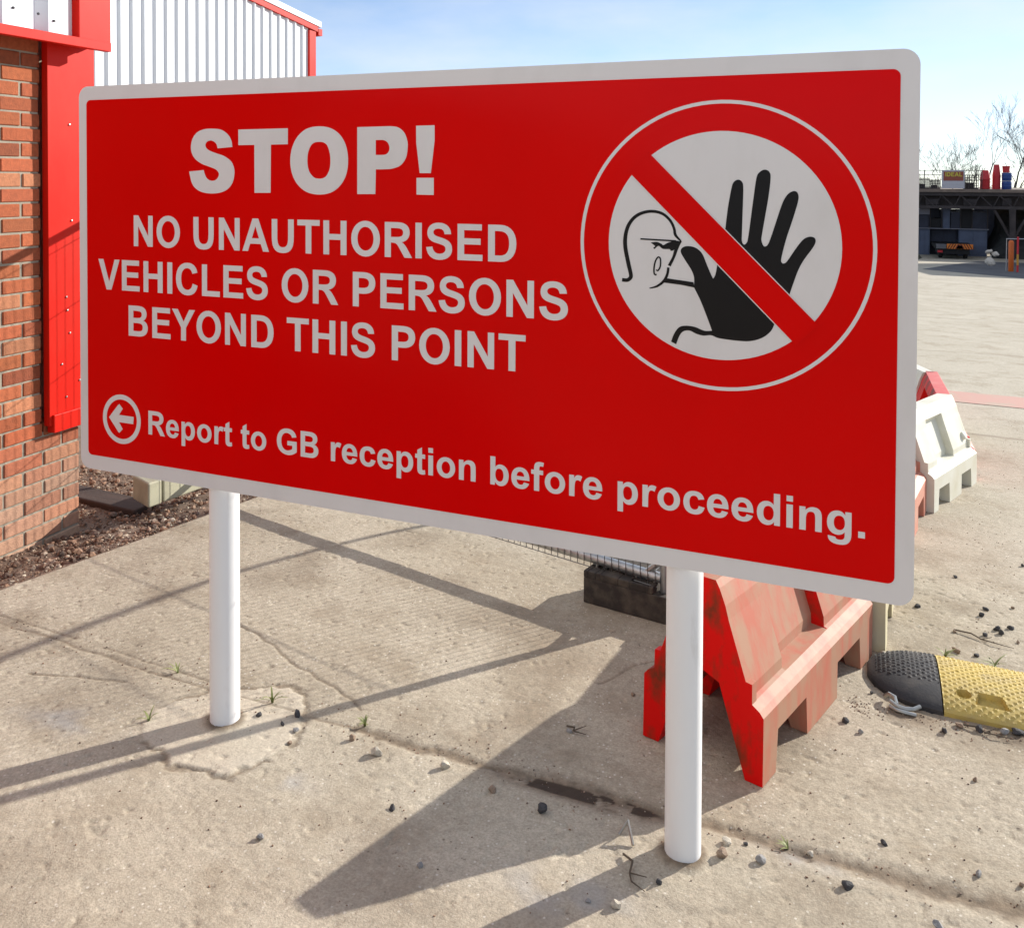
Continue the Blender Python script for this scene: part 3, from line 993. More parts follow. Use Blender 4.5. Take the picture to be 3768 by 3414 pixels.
# ------------------------------------------------------------------ the sign
def build_sign():
    Z = 0.73
    t = empty("warning_sign", (1.22, 0.05, 0), "large red STOP warning sign with white border on two white posts", "sign")
    mb = MB()
    rr = rrect(0, 2.44, Z, Z + 1.22, 0.036)
    n = len(rr)
    mb.add([(x, 0, z) for x, z in rr] + [(x, 0.004, z) for x, z in rr],
           [tuple(range(n)), tuple(range(2 * n - 1, n - 1, -1))] + [(k, (k + 1) % n, n + (k + 1) % n, n + k) for k in range(n)])
    panel = mb.build("panel", M_signwhite, t)
    flat("red_face", [rrect(0.0325, 2.401, Z + 0.0455, Z + 1.1765, 0.016)], -0.0006, M_signred, t)
    yl = -0.0013
    # heavy headline
    A = (640, 420, 1020 / 2016)
    hs = [
        spline([(427, 240), (320, 250), (310, 217), (290, 199), (268, 193), (244, 201), (231, 222), (237, 247), (262, 267), (310, 286), (370, 308), (420, 348), (440, 400), (440, 450), (425, 505), (390, 548), (340, 571), (280, 578), (215, 570), (165, 545), (132, 500), (113, 418), (218, 408), (227, 440), (244, 470), (272, 485), (305, 480), (326, 455), (327, 427), (305, 402), (262, 384), (205, 362), (158, 328), (132, 284), (126, 235), (138, 180), (170, 135), (220, 112), (280, 107), (345, 115), (392, 147), (418, 190)], (0, 1, 21, 22)),
        [(470, 114), (830, 104), (830, 220), (707, 223), (705, 573), (588, 573), (587, 225), (471, 227)],
        spline([(848, 340), (863, 240), (905, 160), (970, 107), (1058, 90), (1145, 105), (1212, 155), (1254, 235), (1268, 335), (1256, 435), (1215, 515), (1150, 568), (1060, 586), (970, 568), (905, 517), (863, 440)]),
        spline([(972, 345), (977, 283), (998, 230), (1025, 208), (1058, 203), (1090, 207), (1117, 230), (1135, 285), (1140, 340), (1134, 400), (1113, 447), (1085, 467), (1055, 470), (1022, 462), (992, 430), (977, 390)])[::-1],
        spline([(1335, 96), (1570, 89), (1630, 97), (1676, 135), (1699, 195), (1701, 250), (1688, 320), (1650, 373), (1590, 397), (1530, 402), (1470, 403), (1466, 582), (1335, 582)], (0, 1, 10, 11, 12)),
        spline([(1469, 190), (1525, 190), (1555, 207), (1569, 240), (1563, 275), (1535, 296), (1469, 298)], (0, 6))[::-1],
        [(1763, 86), (1897, 82), (1897, 195), (1870, 430), (1789, 430), (1764, 210)],
        [(1766, 464), (1891, 464), (1891, 589), (1766, 586)],
    ]
    o = flat("lettering", [trace(c, *A) for c in hs], yl, M_signwhite, t)
    o["label"] = "heavy white headline STOP!"
    for txt, l, base, sx, sy, lsb in (("NO UNAUTHORISED", .2272, .7189, .13154, .1335, 73), ("VEHICLES OR PERSONS", .0807, .5784, .13139, .1335, 0),
                                      ("BEYOND THIS POINT", .2045, .4386, .13166, .1325, 73), ("Report to GB reception before proceeding.", .2825, .1379, .10216, .1029, 73)):
        o = flat("lettering", text_contours(txt, l, Z + base, sx / 1000, sy / 1000, lsb), yl, M_signwhite, t)
        o["label"] = "white lettering " + txt
    # arrow in a circle
    ar = empty("arrow_symbol", Vector((0.174, 0, Z + 0.173)) - t.location)
    ar.parent = t
    C4 = (360, 1420, 900 / 2016)
    flat("ring", [circ(0.1738, Z + 0.1728, 0.0776), circ(0.1738, Z + 0.1728, 0.0622, rev=True)], yl, M_signwhite, ar)
    flat("arrow", [trace([(95, 255), (170, 155), (180, 149), (207, 187), (177, 237), (298, 255), (294, 313), (177, 297), (207, 354), (180, 385), (172, 378)], *C4)], yl, M_signwhite, ar)
    # prohibition pictogram
    pg = empty("prohibition_symbol", Vector((2.0172, 0, Z + 0.7792)) - t.location)
    pg.parent = t
    cx, cz = 2.0172, Z + 0.7792
    flat("outline_ring", [circ(cx, cz, 0.3410), circ(cx, cz, 0.3325, rev=True)], yl, M_signwhite, pg)
    flat("disc", [circ(cx, cz, 0.2685)], yl, M_signwhite, pg)
    PX = (2100, 320, 1200 / 1890)
    hand = [(897, 822), (912, 700), (932, 590), (945, 553), (970, 538), (993, 550), (1001, 585), (998, 700), (993, 850), (993, 893), (1004, 913), (1021, 902), (1031, 860), (1058, 660), (1077, 530), (1095, 495), (1125, 480), (1151, 492), (1159, 530), (1145, 650), (1110, 850), (1107, 893), (1121, 923), (1142, 915), (1165, 860), (1218, 700), (1245, 640), (1272, 612), (1300, 604), (1318, 620), (1319, 660), (1290, 760), (1250, 880), (1222, 990), (1224, 1018), (1240, 1022), (1260, 1003), (1310, 930), (1350, 883), (1385, 868), (1412, 874), (1420, 895), (1405, 930), (1350, 1005), (1318, 1065), (1290, 1140), (1270, 1198),
            (1182, 1372), (1160, 1415), (1110, 1453), (1040, 1472), (960, 1469), (860, 1455), (815, 1438), (770, 1440), (730, 1430), (690, 1411), (655, 1415), (632, 1440), (612, 1490), (583, 1475), (600, 1430), (628, 1393), (665, 1383), (720, 1390), (775, 1412), (820, 1412), (790, 1330), (752, 1235), (715, 1160), (716, 1105), (700, 1060), (662, 1000), (640, 960), (643, 937), (665, 924), (700, 924), (735, 938), (765, 970), (792, 1035), (822, 1103), (829, 1107), (841, 1082), (850, 1030)]
    flat("hand", [trace(spline(hand, (0, 46, 47, 59, 60, 66, 69, 83)), *PX)], yl - 0.0006, M_signblack, pg)
    face = [
        stroke([(299, 1117), (328, 1119), (345, 1108), (350, 1088), (335, 1020), (318, 930), (319, 860), (337, 800), (372, 755), (420, 729), (478, 721), (535, 736), (578, 775), (600, 820), (608, 858), (640, 893)], [21, 21, 22, 22, 23, 23, 22, 20, 19, 18, 17, 16, 15, 15, 16, 8]),
        stroke([(641, 892), (618, 925), (598, 985), (572, 1036)], [10, 22, 16, 18]),
        stroke([(567, 1046), (561, 1085), (541, 1124), (502, 1154), (458, 1166)], [14, 15, 16, 13, 5]),
        [(405, 876), (612, 888), (612, 897), (405, 885)],
        spline([(465, 902), (500, 898), (528, 910), (538, 917), (562, 904), (600, 892), (630, 895), (622, 920), (598, 945), (580, 950), (573, 940), (535, 938), (510, 921), (487, 938), (481, 931), (490, 922)], (0, 7, 9)),
        stroke([(499, 1088), (486, 1083), (484, 1050), (492, 1010), (508, 986), (521, 997), (520, 1040), (506, 1064), (496, 1058)], [8, 9, 9, 9, 8, 8, 9, 8, 5]),
        [(556, 1108), (712, 1131), (718, 1162), (640, 1146), (540, 1133)],
    ]
    for k, c in enumerate(face):
        flat("face_line", [trace(c, *PX)], yl - 0.0006 - 0.00005 * k, M_signblack, pg)

    def bar(u0, u1, ext):
        a0, a1 = Vector(on_board(2100 + 470 * PX[2], 320 + 397 * PX[2])), Vector(on_board(2100 + 1413 * PX[2], 320 + 1357 * PX[2]))
        b0, b1 = Vector(on_board(2100 + 357 * PX[2], 320 + 512 * PX[2])), Vector(on_board(2100 + 1282 * PX[2], 320 + 1470 * PX[2]))
        n = (a1 - a0).normalized()
        pn = Vector((-n.y, n.x))
        return [tuple(a0 - n * ext + pn * u1), tuple(a1 + n * ext + pn * u1), tuple(b1 + n * ext - pn * u0), tuple(b0 - n * ext - pn * u0)]
    flat("bar_edge", [bar(0.0022, 0.0022, -0.002)], yl - 0.0013, M_signwhite, pg)
    flat("bar", [bar(0, 0, 0.012)], yl - 0.0020, M_signred, pg)
    # posts, rails behind the board
    for px in (0.530, 1.932):
        mb = MB()
        zb = HG(px, 0.05) - 0.03
        mb.lathe([(0.0445, zb), (0.0445, 0.02), (0.0445, 0.3), (0.0445, 0.73), (0.0445, 1.90), (0.041, 1.905)], (px, 0.0505, 0), n=48)
        mb.build("post", M_post, t, smooth=True)
    for z in (0.95, 1.72):
        mb = MB()
        mb.box((0.06, 0.0055, z - 0.02), (0.48, 0.03, z + 0.02))
        mb.box((0.58, 0.0055, z - 0.02), (1.88, 0.03, z + 0.02))
        mb.box((1.98, 0.0055, z - 0.02), (2.38, 0.03, z + 0.02))
        mb.build("mounting_rail", M_galv, t)
    return t


build_sign()

# ------------------------------------------------------------------ water-filled barriers


def barrier(name, x, y, az, mats, label, length=1.0, plug=True, group="plastic road barriers in a line"):
    """outer near foot corner at x,y; long axis along az; local: X along the axis, Y towards the left (width), Z up"""
    W, H = 0.38, 0.527

    def sect(foot, rec, lug):
        zo = 0.0 if foot else 0.115
        r = 0.042 if rec else 0.0
        lz = 0.268 if lug else 0.2145
        lx = 0.034
        xi = 0.052 if foot else 0.088
        half = [(0.0, zo), (0.0, 0.186), (0.012, 0.200), (lx, 0.2135), (lx + .001, lz), (0.054, 0.270) if lug else (0.047 + r, 0.2185),
                (0.0545 + (0 if lug else -0.006) + r, 0.272 if lug else 0.250), (0.1085 + r, 0.425), (0.119, 0.462), (0.138, 0.507), (0.150, H)]
        inn = [(0.135, 0.240), (xi, zo)]
        full = half + [(W - a, b) for a, b in reversed(half)]
        low = [(W - xi, zo), (W - 0.135, 0.240), (W / 2, 0.262), (0.135, 0.240), (xi, zo)]
        return full + low
    def foot_at(q):
        return 0 if (0.106 < q < 0.332 or 0.618 < q < 0.852) else 1

    def rec_at(q):
        return 1 if 0.264 < q < 0.616 else 0
    stops = (0, .030, .032, .094, .107, .25, .265, .331, .344, .60, .615, .619, .650, .70, .851, .866, .968, .970, 1.0)
    st = [(q, foot_at(q), rec_at(q), 1 if (q < .031 or q > .969) else 0) for q in stops]
    mb = MB()
    n = None
    secs = []
    for (tt, foot, rec, lug) in st:
        s = sect(foot, rec, lug)
        n = len(s)
        secs.append([(tt * length, a, b) for a, b in s])
    vs = [q for s in secs for q in s]
    for i in range(len(secs) - 1):
        for k in range(n):
            k2 = (k + 1) % n
            # weathered outer side and ledges use the faded plastic
            mi = 1 if k <= 10 or k == n - 1 else 0
            if st[i][0] == 0.615 and 4 <= k <= 8:
                mi = 0
            mb.add([], [])
            mb.f.append((i * n + k, i * n + k2, (i + 1) * n + k2, (i + 1) * n + k))
            mb.c.append(None)
            mb.m.append(mi)
    mb.f.append(tuple(range(n)))
    mb.f.append(tuple(range(len(vs) - n, len(vs)))[::-1])
    mb.c += [None, None]
    mb.m += [0, 0]
    mb.v = vs
    ca, sa = math.cos(R(az)), math.sin(R(az))
    ax = Vector((ca, sa, -SL * sa)).normalized()
    nz = Vector((0, SL, 1)).normalized()
    ay = nz.cross(ax)
    M = Matrix(((ax.x, ay.x, nz.x, x), (ax.y, ay.y, nz.y, y), (ax.z, ay.z, nz.z, gz(x, y) + 0.001), (0, 0, 0, 1)))
    o = mb.build(name, mats, None, bevel=0.007, M=M, seg=2)
    tag(o, label, "barrier", group)
    if plug:
        pb = MB()
        pb.lathe([(0.024, -0.02), (0.024, 0.012), (0.018, 0.016)], (0, 0, 0), n=16, axis='Z')
        po = pb.build("drain_plug", mats[1], None, smooth=True)
        po.parent = o
        po.matrix_parent_inverse = Matrix.Identity(4)
        po.location = (0.905 * length, 0.062, 0.295)
        po.rotation_euler = (R(68), 0, 0)
    return o


barrier("barrier", 2.088, 0.398, 73.0, [M_redbar, M_redfade], "red plastic barrier behind the right post, dusty pink side towards the sun")
barrier("barrier", 2.425, 1.388, 84.5, [M_cream2, M_cream2], "cream white barrier just beyond the nearest red one, mostly hidden by the sign corner", plug=False)
barrier("barrier", 2.515, 2.335, 80.0, [M_redbar, M_salmon], "salmon pink barrier end peeping past the right edge of the sign", plug=False)
barrier("barrier", 2.722, 3.275, 69.5, [M_whitebar, M_whitebar], "whole white barrier standing right of the sign's right edge", length=0.85)
barrier("barrier", 3.020, 4.13, 90.0, [M_redbar, M_pinkbar], "red barrier with pink top beyond the whole white barrier", plug=False)
barrier("barrier", 2.995, 5.12, 105.0, [M_whitebar, M_whitebar], "far white barrier behind the red one with the pink top", plug=False)
barrier("barrier", 2.80, 6.10, 96.0, [M_redbar, M_pinkbar], "farthest red barrier end showing at the sign's right edge", plug=False)

# ------------------------------------------------------------------ temporary fence


def fence():
    x1, y1 = 1.62, 1.335
    d = Vector((-math.cos(R(15)), math.sin(R(15)), 0))
    Lg = 3.45
    zb, zt = 0.075, 1.735
    P = lambda s, z: Vector((x1, y1, z)) + d * s
    t = empty("temporary_fence", (x1, y1, gz(0, y1)), "steel mesh temporary fence panel behind the sign, its bottom tube showing below the board", "fence")
    rt = 0.021
    c = 0.09

    def frame_tube(pts):
        mb = MB()
        mb.tube(pts, rt, 14)
        return mb.build("frame_tube", M_galv, t, smooth=True)
    frame_tube([P(0, gz(0, y1) + 0.03), P(0, 0.3), P(0, 1.0), P(0, zt - c), P(0.012, zt - 0.035), P(0.035, zt - 0.012), P(c, zt)] + [P(s, zt) for s in (1.0, 2.0, Lg - c)] + [P(Lg - 0.035, zt - 0.012), P(Lg - 0.012, zt - 0.035), P(Lg, zt - c), P(Lg, 1.0), P(Lg, -0.1)])
    frame_tube([P(0.015, zb), P(1.1, zb - 0.012), P(2.2, zb - 0.024), P(Lg - 0.015, zb - 0.035)])
    mb = MB()
    mb.tube([P(0.0, 0.165), P(0.03, 0.13), P(0.09, zb)], 0.014, 8)
    mb.build("corner_brace", M_galv, t, smooth=True)
    mb = MB()
    nrm = Vector((d.y, -d.x, 0)) * -0.024
    n = 104
    for k in range(1, n):
        s = Lg * k / n
        a = P(s, zb - 0.03 - 0.01 * s) + nrm
        b = P(s, zt + 0.012) + nrm
        mb.tube([a, b], 0.0017, 4, cap=False)
    for z in (zb - 0.028, 0.42, 0.66, 1.0, 1.33, 1.66):
        a, b = P(0.02, z) + nrm * 1.1, P(Lg - 0.02, z - (0.03 if z < 0.2 else 0)) + nrm * 1.1
        mb.tube([a, b], 0.0022, 4, cap=False)
    mb.build("wire_mesh", M_wire, t, smooth=True)
    # moulded rubber foot block
    f = empty("fence_block", (1.45, 1.40, gz(0, 1.4)), "black rubber fence foot block with moulded holes behind the right post", "fence foot")
    ux = Vector((math.cos(R(-10)), math.sin(R(-10)), 0))
    uy = Vector((math.sin(R(10)), math.cos(R(10)), 0))
    o0 = Vector((1.28, 1.337, gz(0, 1.337)))

    def B(a0, b0, z0, a1, b1, z1, m):
        vs = [o0 + ux * a + uy * b + Vector((0, 0, z - SL * (uy.y * b + ux.y * a))) for (a, b, z) in ((a0, b0, z0), (a1, b0, z0), (a1, b1, z0), (a0, b1, z0), (a0, b0, z1), (a1, b0, z1), (a1, b1, z1), (a0, b1, z1))]
        m.add(vs, [(0, 3, 2, 1), (4, 5, 6, 7), (0, 1, 5, 4), (1, 2, 6, 5), (2, 3, 7, 6), (3, 0, 4, 7)])
    m = MB()
    B(0, 0, 0, .72, .23, .105, m)
    # top plate in pieces so that slots and the tube holes are real recesses
    for a0, b0, a1, b1 in ((0, 0, .02, .23), (.02, 0, .055, .06), (.02, .11, .055, .23), (.055, 0, .075, .23), (.075, 0, .155, .06), (.075, .14, .155, .23), (.155, 0, .205, .23),
                           (.205, 0, .285, .018), (.205, .045, .285, .09), (.205, .12, .285, .23), (.285, 0, .305, .09), (.285, .2, .42, .23), (.42, 0, .72, .06), (.42, .14, .72, .23), (.62, .06, .72, .14)):
        B(a0, b0, .1045, a1, b1, .133, m)
    m.build("block", M_rubber, f, bevel=0.004)
    m = MB()
    cpos = o0 + ux * .115 + uy * .10
    for k in range(20):
        a0, a1 = 2 * math.pi * k / 20, 2 * math.pi * (k + 1) / 20
        q = []
        for a in (a0, a1):
            for r, z in ((.031, .11), (.031, .139), (.043, .139), (.043, .11)):
                q.append(cpos + Vector((r * math.cos(a), r * math.sin(a), z - .006)))
        m.add(q, [(0, 4, 5, 1), (1, 5, 6, 2), (2, 6, 7, 3), (3, 7, 4, 0)])
    m.build("tube_socket", M_rubber, f, smooth=True, recalc=False)


fence()

# cream foot block on the gravel strip
def cream_block():
    o0 = Vector((-1.2226, 1.5303, -0.125))
    ux = Vector((math.cos(R(86)), math.sin(R(86)), 0))
    ux = Vector((0.16, 0.987, 0))
    uy = Vector((-0.93, 0.37, 0))
    m = MB()

    def B(a0, b0, z0, a1, b1, z1):
        vs = [o0 + ux * a + uy * b + Vector((0, 0, z)) for (a, b, z) in ((a0, b0, z0), (a1, b0, z0), (a1, b1, z0), (a0, b1, z0), (a0, b0, z1), (a1, b0, z1), (a1, b1, z1), (a0, b1, z1))]
        m.add(vs, [(0, 3, 2, 1), (4, 5, 6, 7), (0, 1, 5, 4), (1, 2, 6, 5), (2, 3, 7, 6), (3, 0, 4, 7)])
    B(0, 0, 0, .085, .2, .135)
    B(.095, 0, 0, .70, .2, .135)
    B(.08, .012, .01, .1, .19, .122)
    o = m.build("fence_block", M_cream, None, bevel=0.014, seg=3)
    tag(o, "cream plastic fence foot block on the gravel left of the left post", "fence foot")


cream_block()
# dark timber lying beyond the brick corner
m = MB()
m.box((0, -.09, -.02), (.95, .07, .035))
mm = Matrix.Translation((-2.42, 1.83, soil_z(-2.4, 1.85) + .01)) @ Matrix.Rotation(-.06, 4, 'Z')
tag(m.build("timber_baulk", M_timber, None, bevel=0.01, M=mm), "dark weathered timber on the gravel beside the brick corner", "timber")


# unseen cable behind the sign, added and shaped to throw the curved shadow line
def cable():
    sh = [(-1.05, -2.0, 1.66), (-.52, -.55, 1.50), (-.418, .033, 1.42), (-.330, .45, 1.36), (-.225, .87, 1.28), (-.03, 1.34, 1.2), (.264, 1.85, 1.1), (.60, 2.30, 0.9), (.9, 2.65, 0.4)]
    pts = []
    for x, y, h in sh:
        tt = h / math.sin(SUN_EL)
        pts.append(Vector((x, y, gz(0, y))) + sdir * tt)
    m = MB()
    fine = []
    for i in range(len(pts) - 1):
        p0, p1, p2, p3 = pts[max(i - 1, 0)], pts[i], pts[i + 1], pts[min(i + 2, len(pts) - 1)]
        for k in range(6):
            t = k / 6
            fine.append(0.5 * ((2 * p1) + (-p0 + p2) * t + (2 * p0 - 5 * p1 + 4 * p2 - p3) * t * t + (-p0 + 3 * p1 - 3 * p2 + p3) * t ** 3))
    fine.append(pts[-1])
    m.tube(fine, 0.017, 8)
    o = m.build("cable", M_cable, None, smooth=True)
    tag(o, "unseen black cable added behind the warning sign for its shadow", "cable")


cable()

# ------------------------------------------------------------------ speed bump


def speed_bump():
    t = empty("speed_bump", (2.59, 1.22, gz(0, 1.22)), "black and yellow rubber speed bump with diamond tread right of the red barrier", "speed bump")
    W2, Hh = 0.205, 0.052

    def surf(x0, x1, cap, name, material, seed):
        nx, ny = max(4, int((x1 - x0) / 0.0029)), 150
        vs, fs = [], []
        for i in range(nx + 1):
            u = i / nx
            x = x0 + (x1 - x0) * u
            if cap:
                e = 1 - u
                wk = math.sqrt(max(0.0, 1 - (e * 0.985) ** 2.3)) * 0.98 + 0.02
                hk = max(0.0, 1 - e ** 2.2) ** 0.7
            else:
                wk = hk = 1.0
            for j in range(ny + 1):
                v = -1 + 2 * j / ny
                y = v * W2 * wk
                prof = max(0.0, 1 - abs(v) ** 2.2) ** 0.75
                z = 0.010 + (Hh - 0.010) * prof * hk if abs(v) < 0.999 else 0.0
                if j in (0, ny):
                    z = -0.01
                p, q = 0.031, 0.026
                s = (x / p + v * W2 / q) % 1.0
                r = (x / p - v * W2 / q) % 1.0
                ridge = max(math.exp(-((s - .5) / .055) ** 2) * (0.2 < r < 0.8), math.exp(-((r - .5) / .055) ** 2) * (0.2 < s < 0.8))
                if abs(v) < 0.94 and (not cap or (u > 0.12 and v > -0.42)):
                    z += 0.0032 * ridge
                if not cap:
                    # bolt hole and reflector pocket in the near flank
                    dx, dy = x - 2.655, y + 0.112
                    if dx * dx + dy * dy < 0.021 ** 2:
                        z -= 0.024
                    if abs(x - 2.735) < 0.040 - 0.25 * (y + 0.115) and abs(y + 0.118) < 0.030:
                        z -= 0.018
                vs.append((x, 1.22 + y - (x - 2.59) * 0.035, gz(0, 1.22 + y) + z))
        for i in range(nx):
            for j in range(ny):
                a = i * (ny + 1) + j
                fs.append((a, a + ny + 1, a + ny + 2, a + 1))
        for i in (0, nx):
            fs.append(tuple(i * (ny + 1) + j for j in range(ny + 1)))
        m = MB()
        m.add(vs, fs)
        return m.build(name, material, t, smooth=True, ang=40, recalc=False)
    e = surf(2.362, 2.587, True, "end_cap", M_bumpb, 1)
    s1 = surf(2.591, 3.09, False, "centre_section", M_bumpy, 2)
    s2 = surf(3.094, 3.59, False, "centre_section", M_bumpb, 3)
    m = MB()
    m.lathe([(0.008, 0), (0.008, .006), (0.004, .008)], (2.528, 1.107, gz(0, 1.107) + .0255), n=12)
    m.build("bolt", M_bolt, e, smooth=True)
    m = MB()
    m.lathe([(0.0105, 0), (0.0105, .007), (0.005, .009)], (2.655, 1.105, gz(0, 1.105) + .013), n=12)
    m.build("bolt", M_bolt, s1, smooth=True)
    m = MB()
    m.box((2.712, 1.098, gz(0, 1.1) + .012), (2.758, 1.118, gz(0, 1.1) + .021))
    m.build("reflector", mat("grey_reflector", (.30, .27, .23), .35), s1, bevel=.003)


speed_bump()
# bent metal tubes by the bump
m = MB()
zt_ = lambda x, y, h: (x, y, HG(x, y) + h)
m.tube([zt_(2.415, 1.040, .012), zt_(2.428, 1.034, .026), zt_(2.444, 1.022, .026), zt_(2.449, 1.010, .010)], .0075, 10)
m.tube([zt_(2.430, 1.004, .018), zt_(2.450, .990, .013), zt_(2.475, .985, .011), zt_(2.500, .993, .012), zt_(2.520, 1.012, .016)], .0065, 10)
m.tube([zt_(2.428, .990, .007), zt_(2.450, .974, .007), zt_(2.478, .969, .007), zt_(2.506, .975, .007)], .006, 10)
tag(m.build("scrap_tube", M_bolt, None, smooth=True), "bent bare metal tube scrap lying against the bump's black end", "scrap metal")
m = MB()
m.tube([zt_(1.772, .045, .004), zt_(1.792, .058, .034), zt_(1.815, .018, .004)], .004, 6)
tag(m.build("scrap_bracket", M_bolt, None, smooth=True), "small bent shiny bracket left of the right post's base", "scrap metal")


# weeds and twigs
def weed(x, y, n, h, lab, spread=.05):
    m = MB()
    z = HG(x, y)
    for k in range(n):
        a = RNG.uniform(0, 6.28)
        l = h * RNG.uniform(.6, 1.1)
        s = spread * RNG.uniform(.4, 1.2)
        w = .0032 * RNG.uniform(.7, 1.2)
        dx, dy = math.cos(a), math.sin(a)
        prev = None
        for i in range(6):
            u = i / 5
            c = Vector((x + dx * s * u ** 1.3, y + dy * s * u ** 1.3, z + l * (u - .55 * u * u) * 1.7))
            ww = w * (1 - u) ** .6 + .0003
            q = [c + Vector((-dy * ww, dx * ww, 0)), c - Vector((-dy * ww, dx * ww, 0))]
            if prev:
                m.add([prev[0], prev[1], q[1], q[0]], [(0, 1, 2, 3)])
            prev = q
    tag(m.build("weed", M_weed, None, smooth=True, recalc=False), lab, "weed", "weeds in the concrete joints")


weed(.60, .19, 9, .05, "largest green weed, growing just right of the left post", .06)
weed(.193, .215, 5, .035, "tiny weed shoot in the joint left of the left post")
weed(.324, -.047, 4, .03, "tiny weed at the left edge of the pale post patch")
weed(.931, .205, 12, .03, "low weed tuft in the joint between the two posts", .03)
weed(2.63, 1.46, 9, .026, "sparse grass tuft behind the black end of the speed bump", .05)
weed(2.79, 1.46, 10, .028, "sparse grass tuft behind the yellow part of the speed bump", .07)
weed(2.17, .185, 6, .02, "dusty little weed beside the joint right of the right post", .03)
for (x, y, a, l, lab) in ((1.80, -.03, -.9, .11, "thin dry twig lying in the right post's shadow"), (1.50, .44, -.1, .06, "short dark twig at the barrier shadow's upper edge"), (2.68, 1.70, -.35, .20, "forked dry twig among the dark stones beyond the speed bump"), (2.64, .965, -.1, .13, "dry twig pressed along the speed bump's near edge")):
    m = MB()
    ca, sa = math.cos(a), math.sin(a)
    pp = [(x + ca * l * u + .012 * math.sin(7 * u), y + sa * l * u + .01 * math.sin(5 * u + 1), 0) for u in (0, .25, .5, .75, 1)]
    m.tube([(px, py, HG(px, py) + .006 + .004 * (k % 2)) for k, (px, py, _) in enumerate(pp)], [.003, .0028, .0025, .002, .001], 5)
    q = pp[2]
    m.tube([(q[0], q[1], HG(*q[:2]) + .006), (q[0] + ca * .03 - sa * .03, q[1] + sa * .03 + ca * .03, HG(*q[:2]) + .012)], [.002, .001], 5)
    tag(m.build("twig", M_twig, None, smooth=True), lab, "twig")

# ------------------------------------------------------------------ brick building on the left


def brick_building():
    WX, YC = -1.55, 1.377
    t = empty("brick_building", (WX, YC, -.2), "red brick building corner with red steel trim and white ribbed cladding above", "building")
    m = MB()
    # mortar core, stepped back behind the steel corner trim above the plinth courses
    YR = 1.148
    m.box((-9.0, -14, -.6), (WX - .006, YC - .006, .352))
    m.box((-9.0, -14, .352), (WX - .006, YR - .006, 2.42))
    m.box((-9.0, YR - .006, .352), (WX - .12, YC - .006, 2.42))
    wall = m.build("brick_wall", [M_mortar], t)
    b = MB()
    z = 2.205 - 0.075 * 33 + .005
    row = 0
    while z < 2.41:
        end = YC if z < .35 else YR
        y = end + (0 if z < .35 else RNG.uniform(-.004, .004))
        first = True
        while y > -3.2:
            ln_ = .1025 if (first and row % 2) else .215
            j = RNG.uniform(-.0025, .0025, 6)
            k = RNG.uniform(.80, 1.15)
            c = np.array([.37, .095, .035]) * k * (1 if RNG.random() < .75 else .72)
            c = c * (1 + RNG.uniform(-.06, .06, 3))
            if RNG.random() < .15:
                c = np.array([.42, .165, .08]) * k
            low = max(0.0, min(1.0, (0.34 - z) / .45)) * RNG.uniform(.25, .85)
            c = c * (1 - low) + np.array([.47, .33, .23]) * low
            lo = (WX - .10, y - ln_ + .001 + j[0], z + j[1] * .6)
            hi = (WX + j[2], y + j[3] * (0 if first else 1), z + .065 + j[4] * .6)
            b.box(lo, hi, tuple(c))
            y -= ln_ + .010
            first = False
        x = WX - .11 - (.1125 if row % 2 == 0 else 0)
        while x > -3.2:
            c = np.array([.43, .13, .055]) * RNG.uniform(.8, 1.15)
            b.box((x - .215, YC - .05, z), (x, YC + RNG.uniform(-.002, .002), z + .065), tuple(c))
            x -= .225
        row += 1
        z += .075
    b.build("bricks", M_brick, wall, bevel=.004, seg=1, recalc=False)
    # red corner pilaster
    m = MB()
    m.box((WX + .028, 1.160, .385), (WX + .042, 1.452, 2.349))
    m.box((WX + .002, 1.160, .385), (WX + .0275, 1.164, 2.349))
    m.box((WX - .11, 1.440, .385), (WX + .0275, 1.452, 2.349))
    pil = m.build("corner_trim", M_redpaint, t, bevel=.004)
    m = MB()
    m.box((WX + .006, 1.176, .348), (WX + .056, 1.447, .440))
    m.build("bottom_cap", M_redpaint, pil, bevel=.003)
    for (y, z) in ((1.29, 1.93), (1.30, 1.43), (1.265, 1.035), (1.27, .965), (1.285, .845), (1.235, .69), (1.345, .585), (1.262, .515)):
        m = MB()
        m.lathe([(.0055, 0), (.005, .004), (.002, .005)], (WX + .0425, y, z), n=8, axis='X')
        m.build("screw", M_bolt, pil, smooth=True)
    # drip flashing
    m = MB()
    m.box((WX - .02, -8, 2.350), (WX + .15, 1.424, 2.356))
    m.box((WX + .15, -8, 2.318), (WX + .19, 1.428, 2.366))
    m.build("drip_flashing", M_redpaint, t, bevel=.003)
    # ribbed cladding above
    m = MB()
    prof = []
    y = 1.285
    k = 0
    rib = .25
    while y > -4:
        prof += [(WX + .09, y), (WX + .09, y - .045), (WX + .13, y - .075), (WX + .13, y - .190), (WX + .09, y - .235)]
        y -= rib
    zt = 6.5
    for (xa, ya), (xb, yb) in zip(prof[:-1], prof[1:]):
        m.add([(xa, ya, 2.368), (xb, yb, 2.368), (xb, yb, zt), (xa, ya, zt)], [(0, 1, 2, 3)])
    cl = m.build("cladding", M_cladw, t, recalc=False)
    for y, z in ((1.035, 2.455), (1.125, 2.435), (.90, 2.46)):
        m = MB()
        m.lathe([(.007, 0), (.006, .006), (.003, .008)], (WX + .1305, y, z), n=8, axis='X')
        m.build("screw", M_dark, cl, smooth=True)
    m = MB()
    m.box((WX - .06, 1.268, 2.368), (WX + .14, 1.472, zt))
    m.build("corner_trim", M_redpaint, t, bevel=.004)
    m = MB()
    m.box((-9.0, -14, 2.43), (WX + .085, 1.26, zt))
    m.build("roof_block", M_cladw, t)


brick_building()


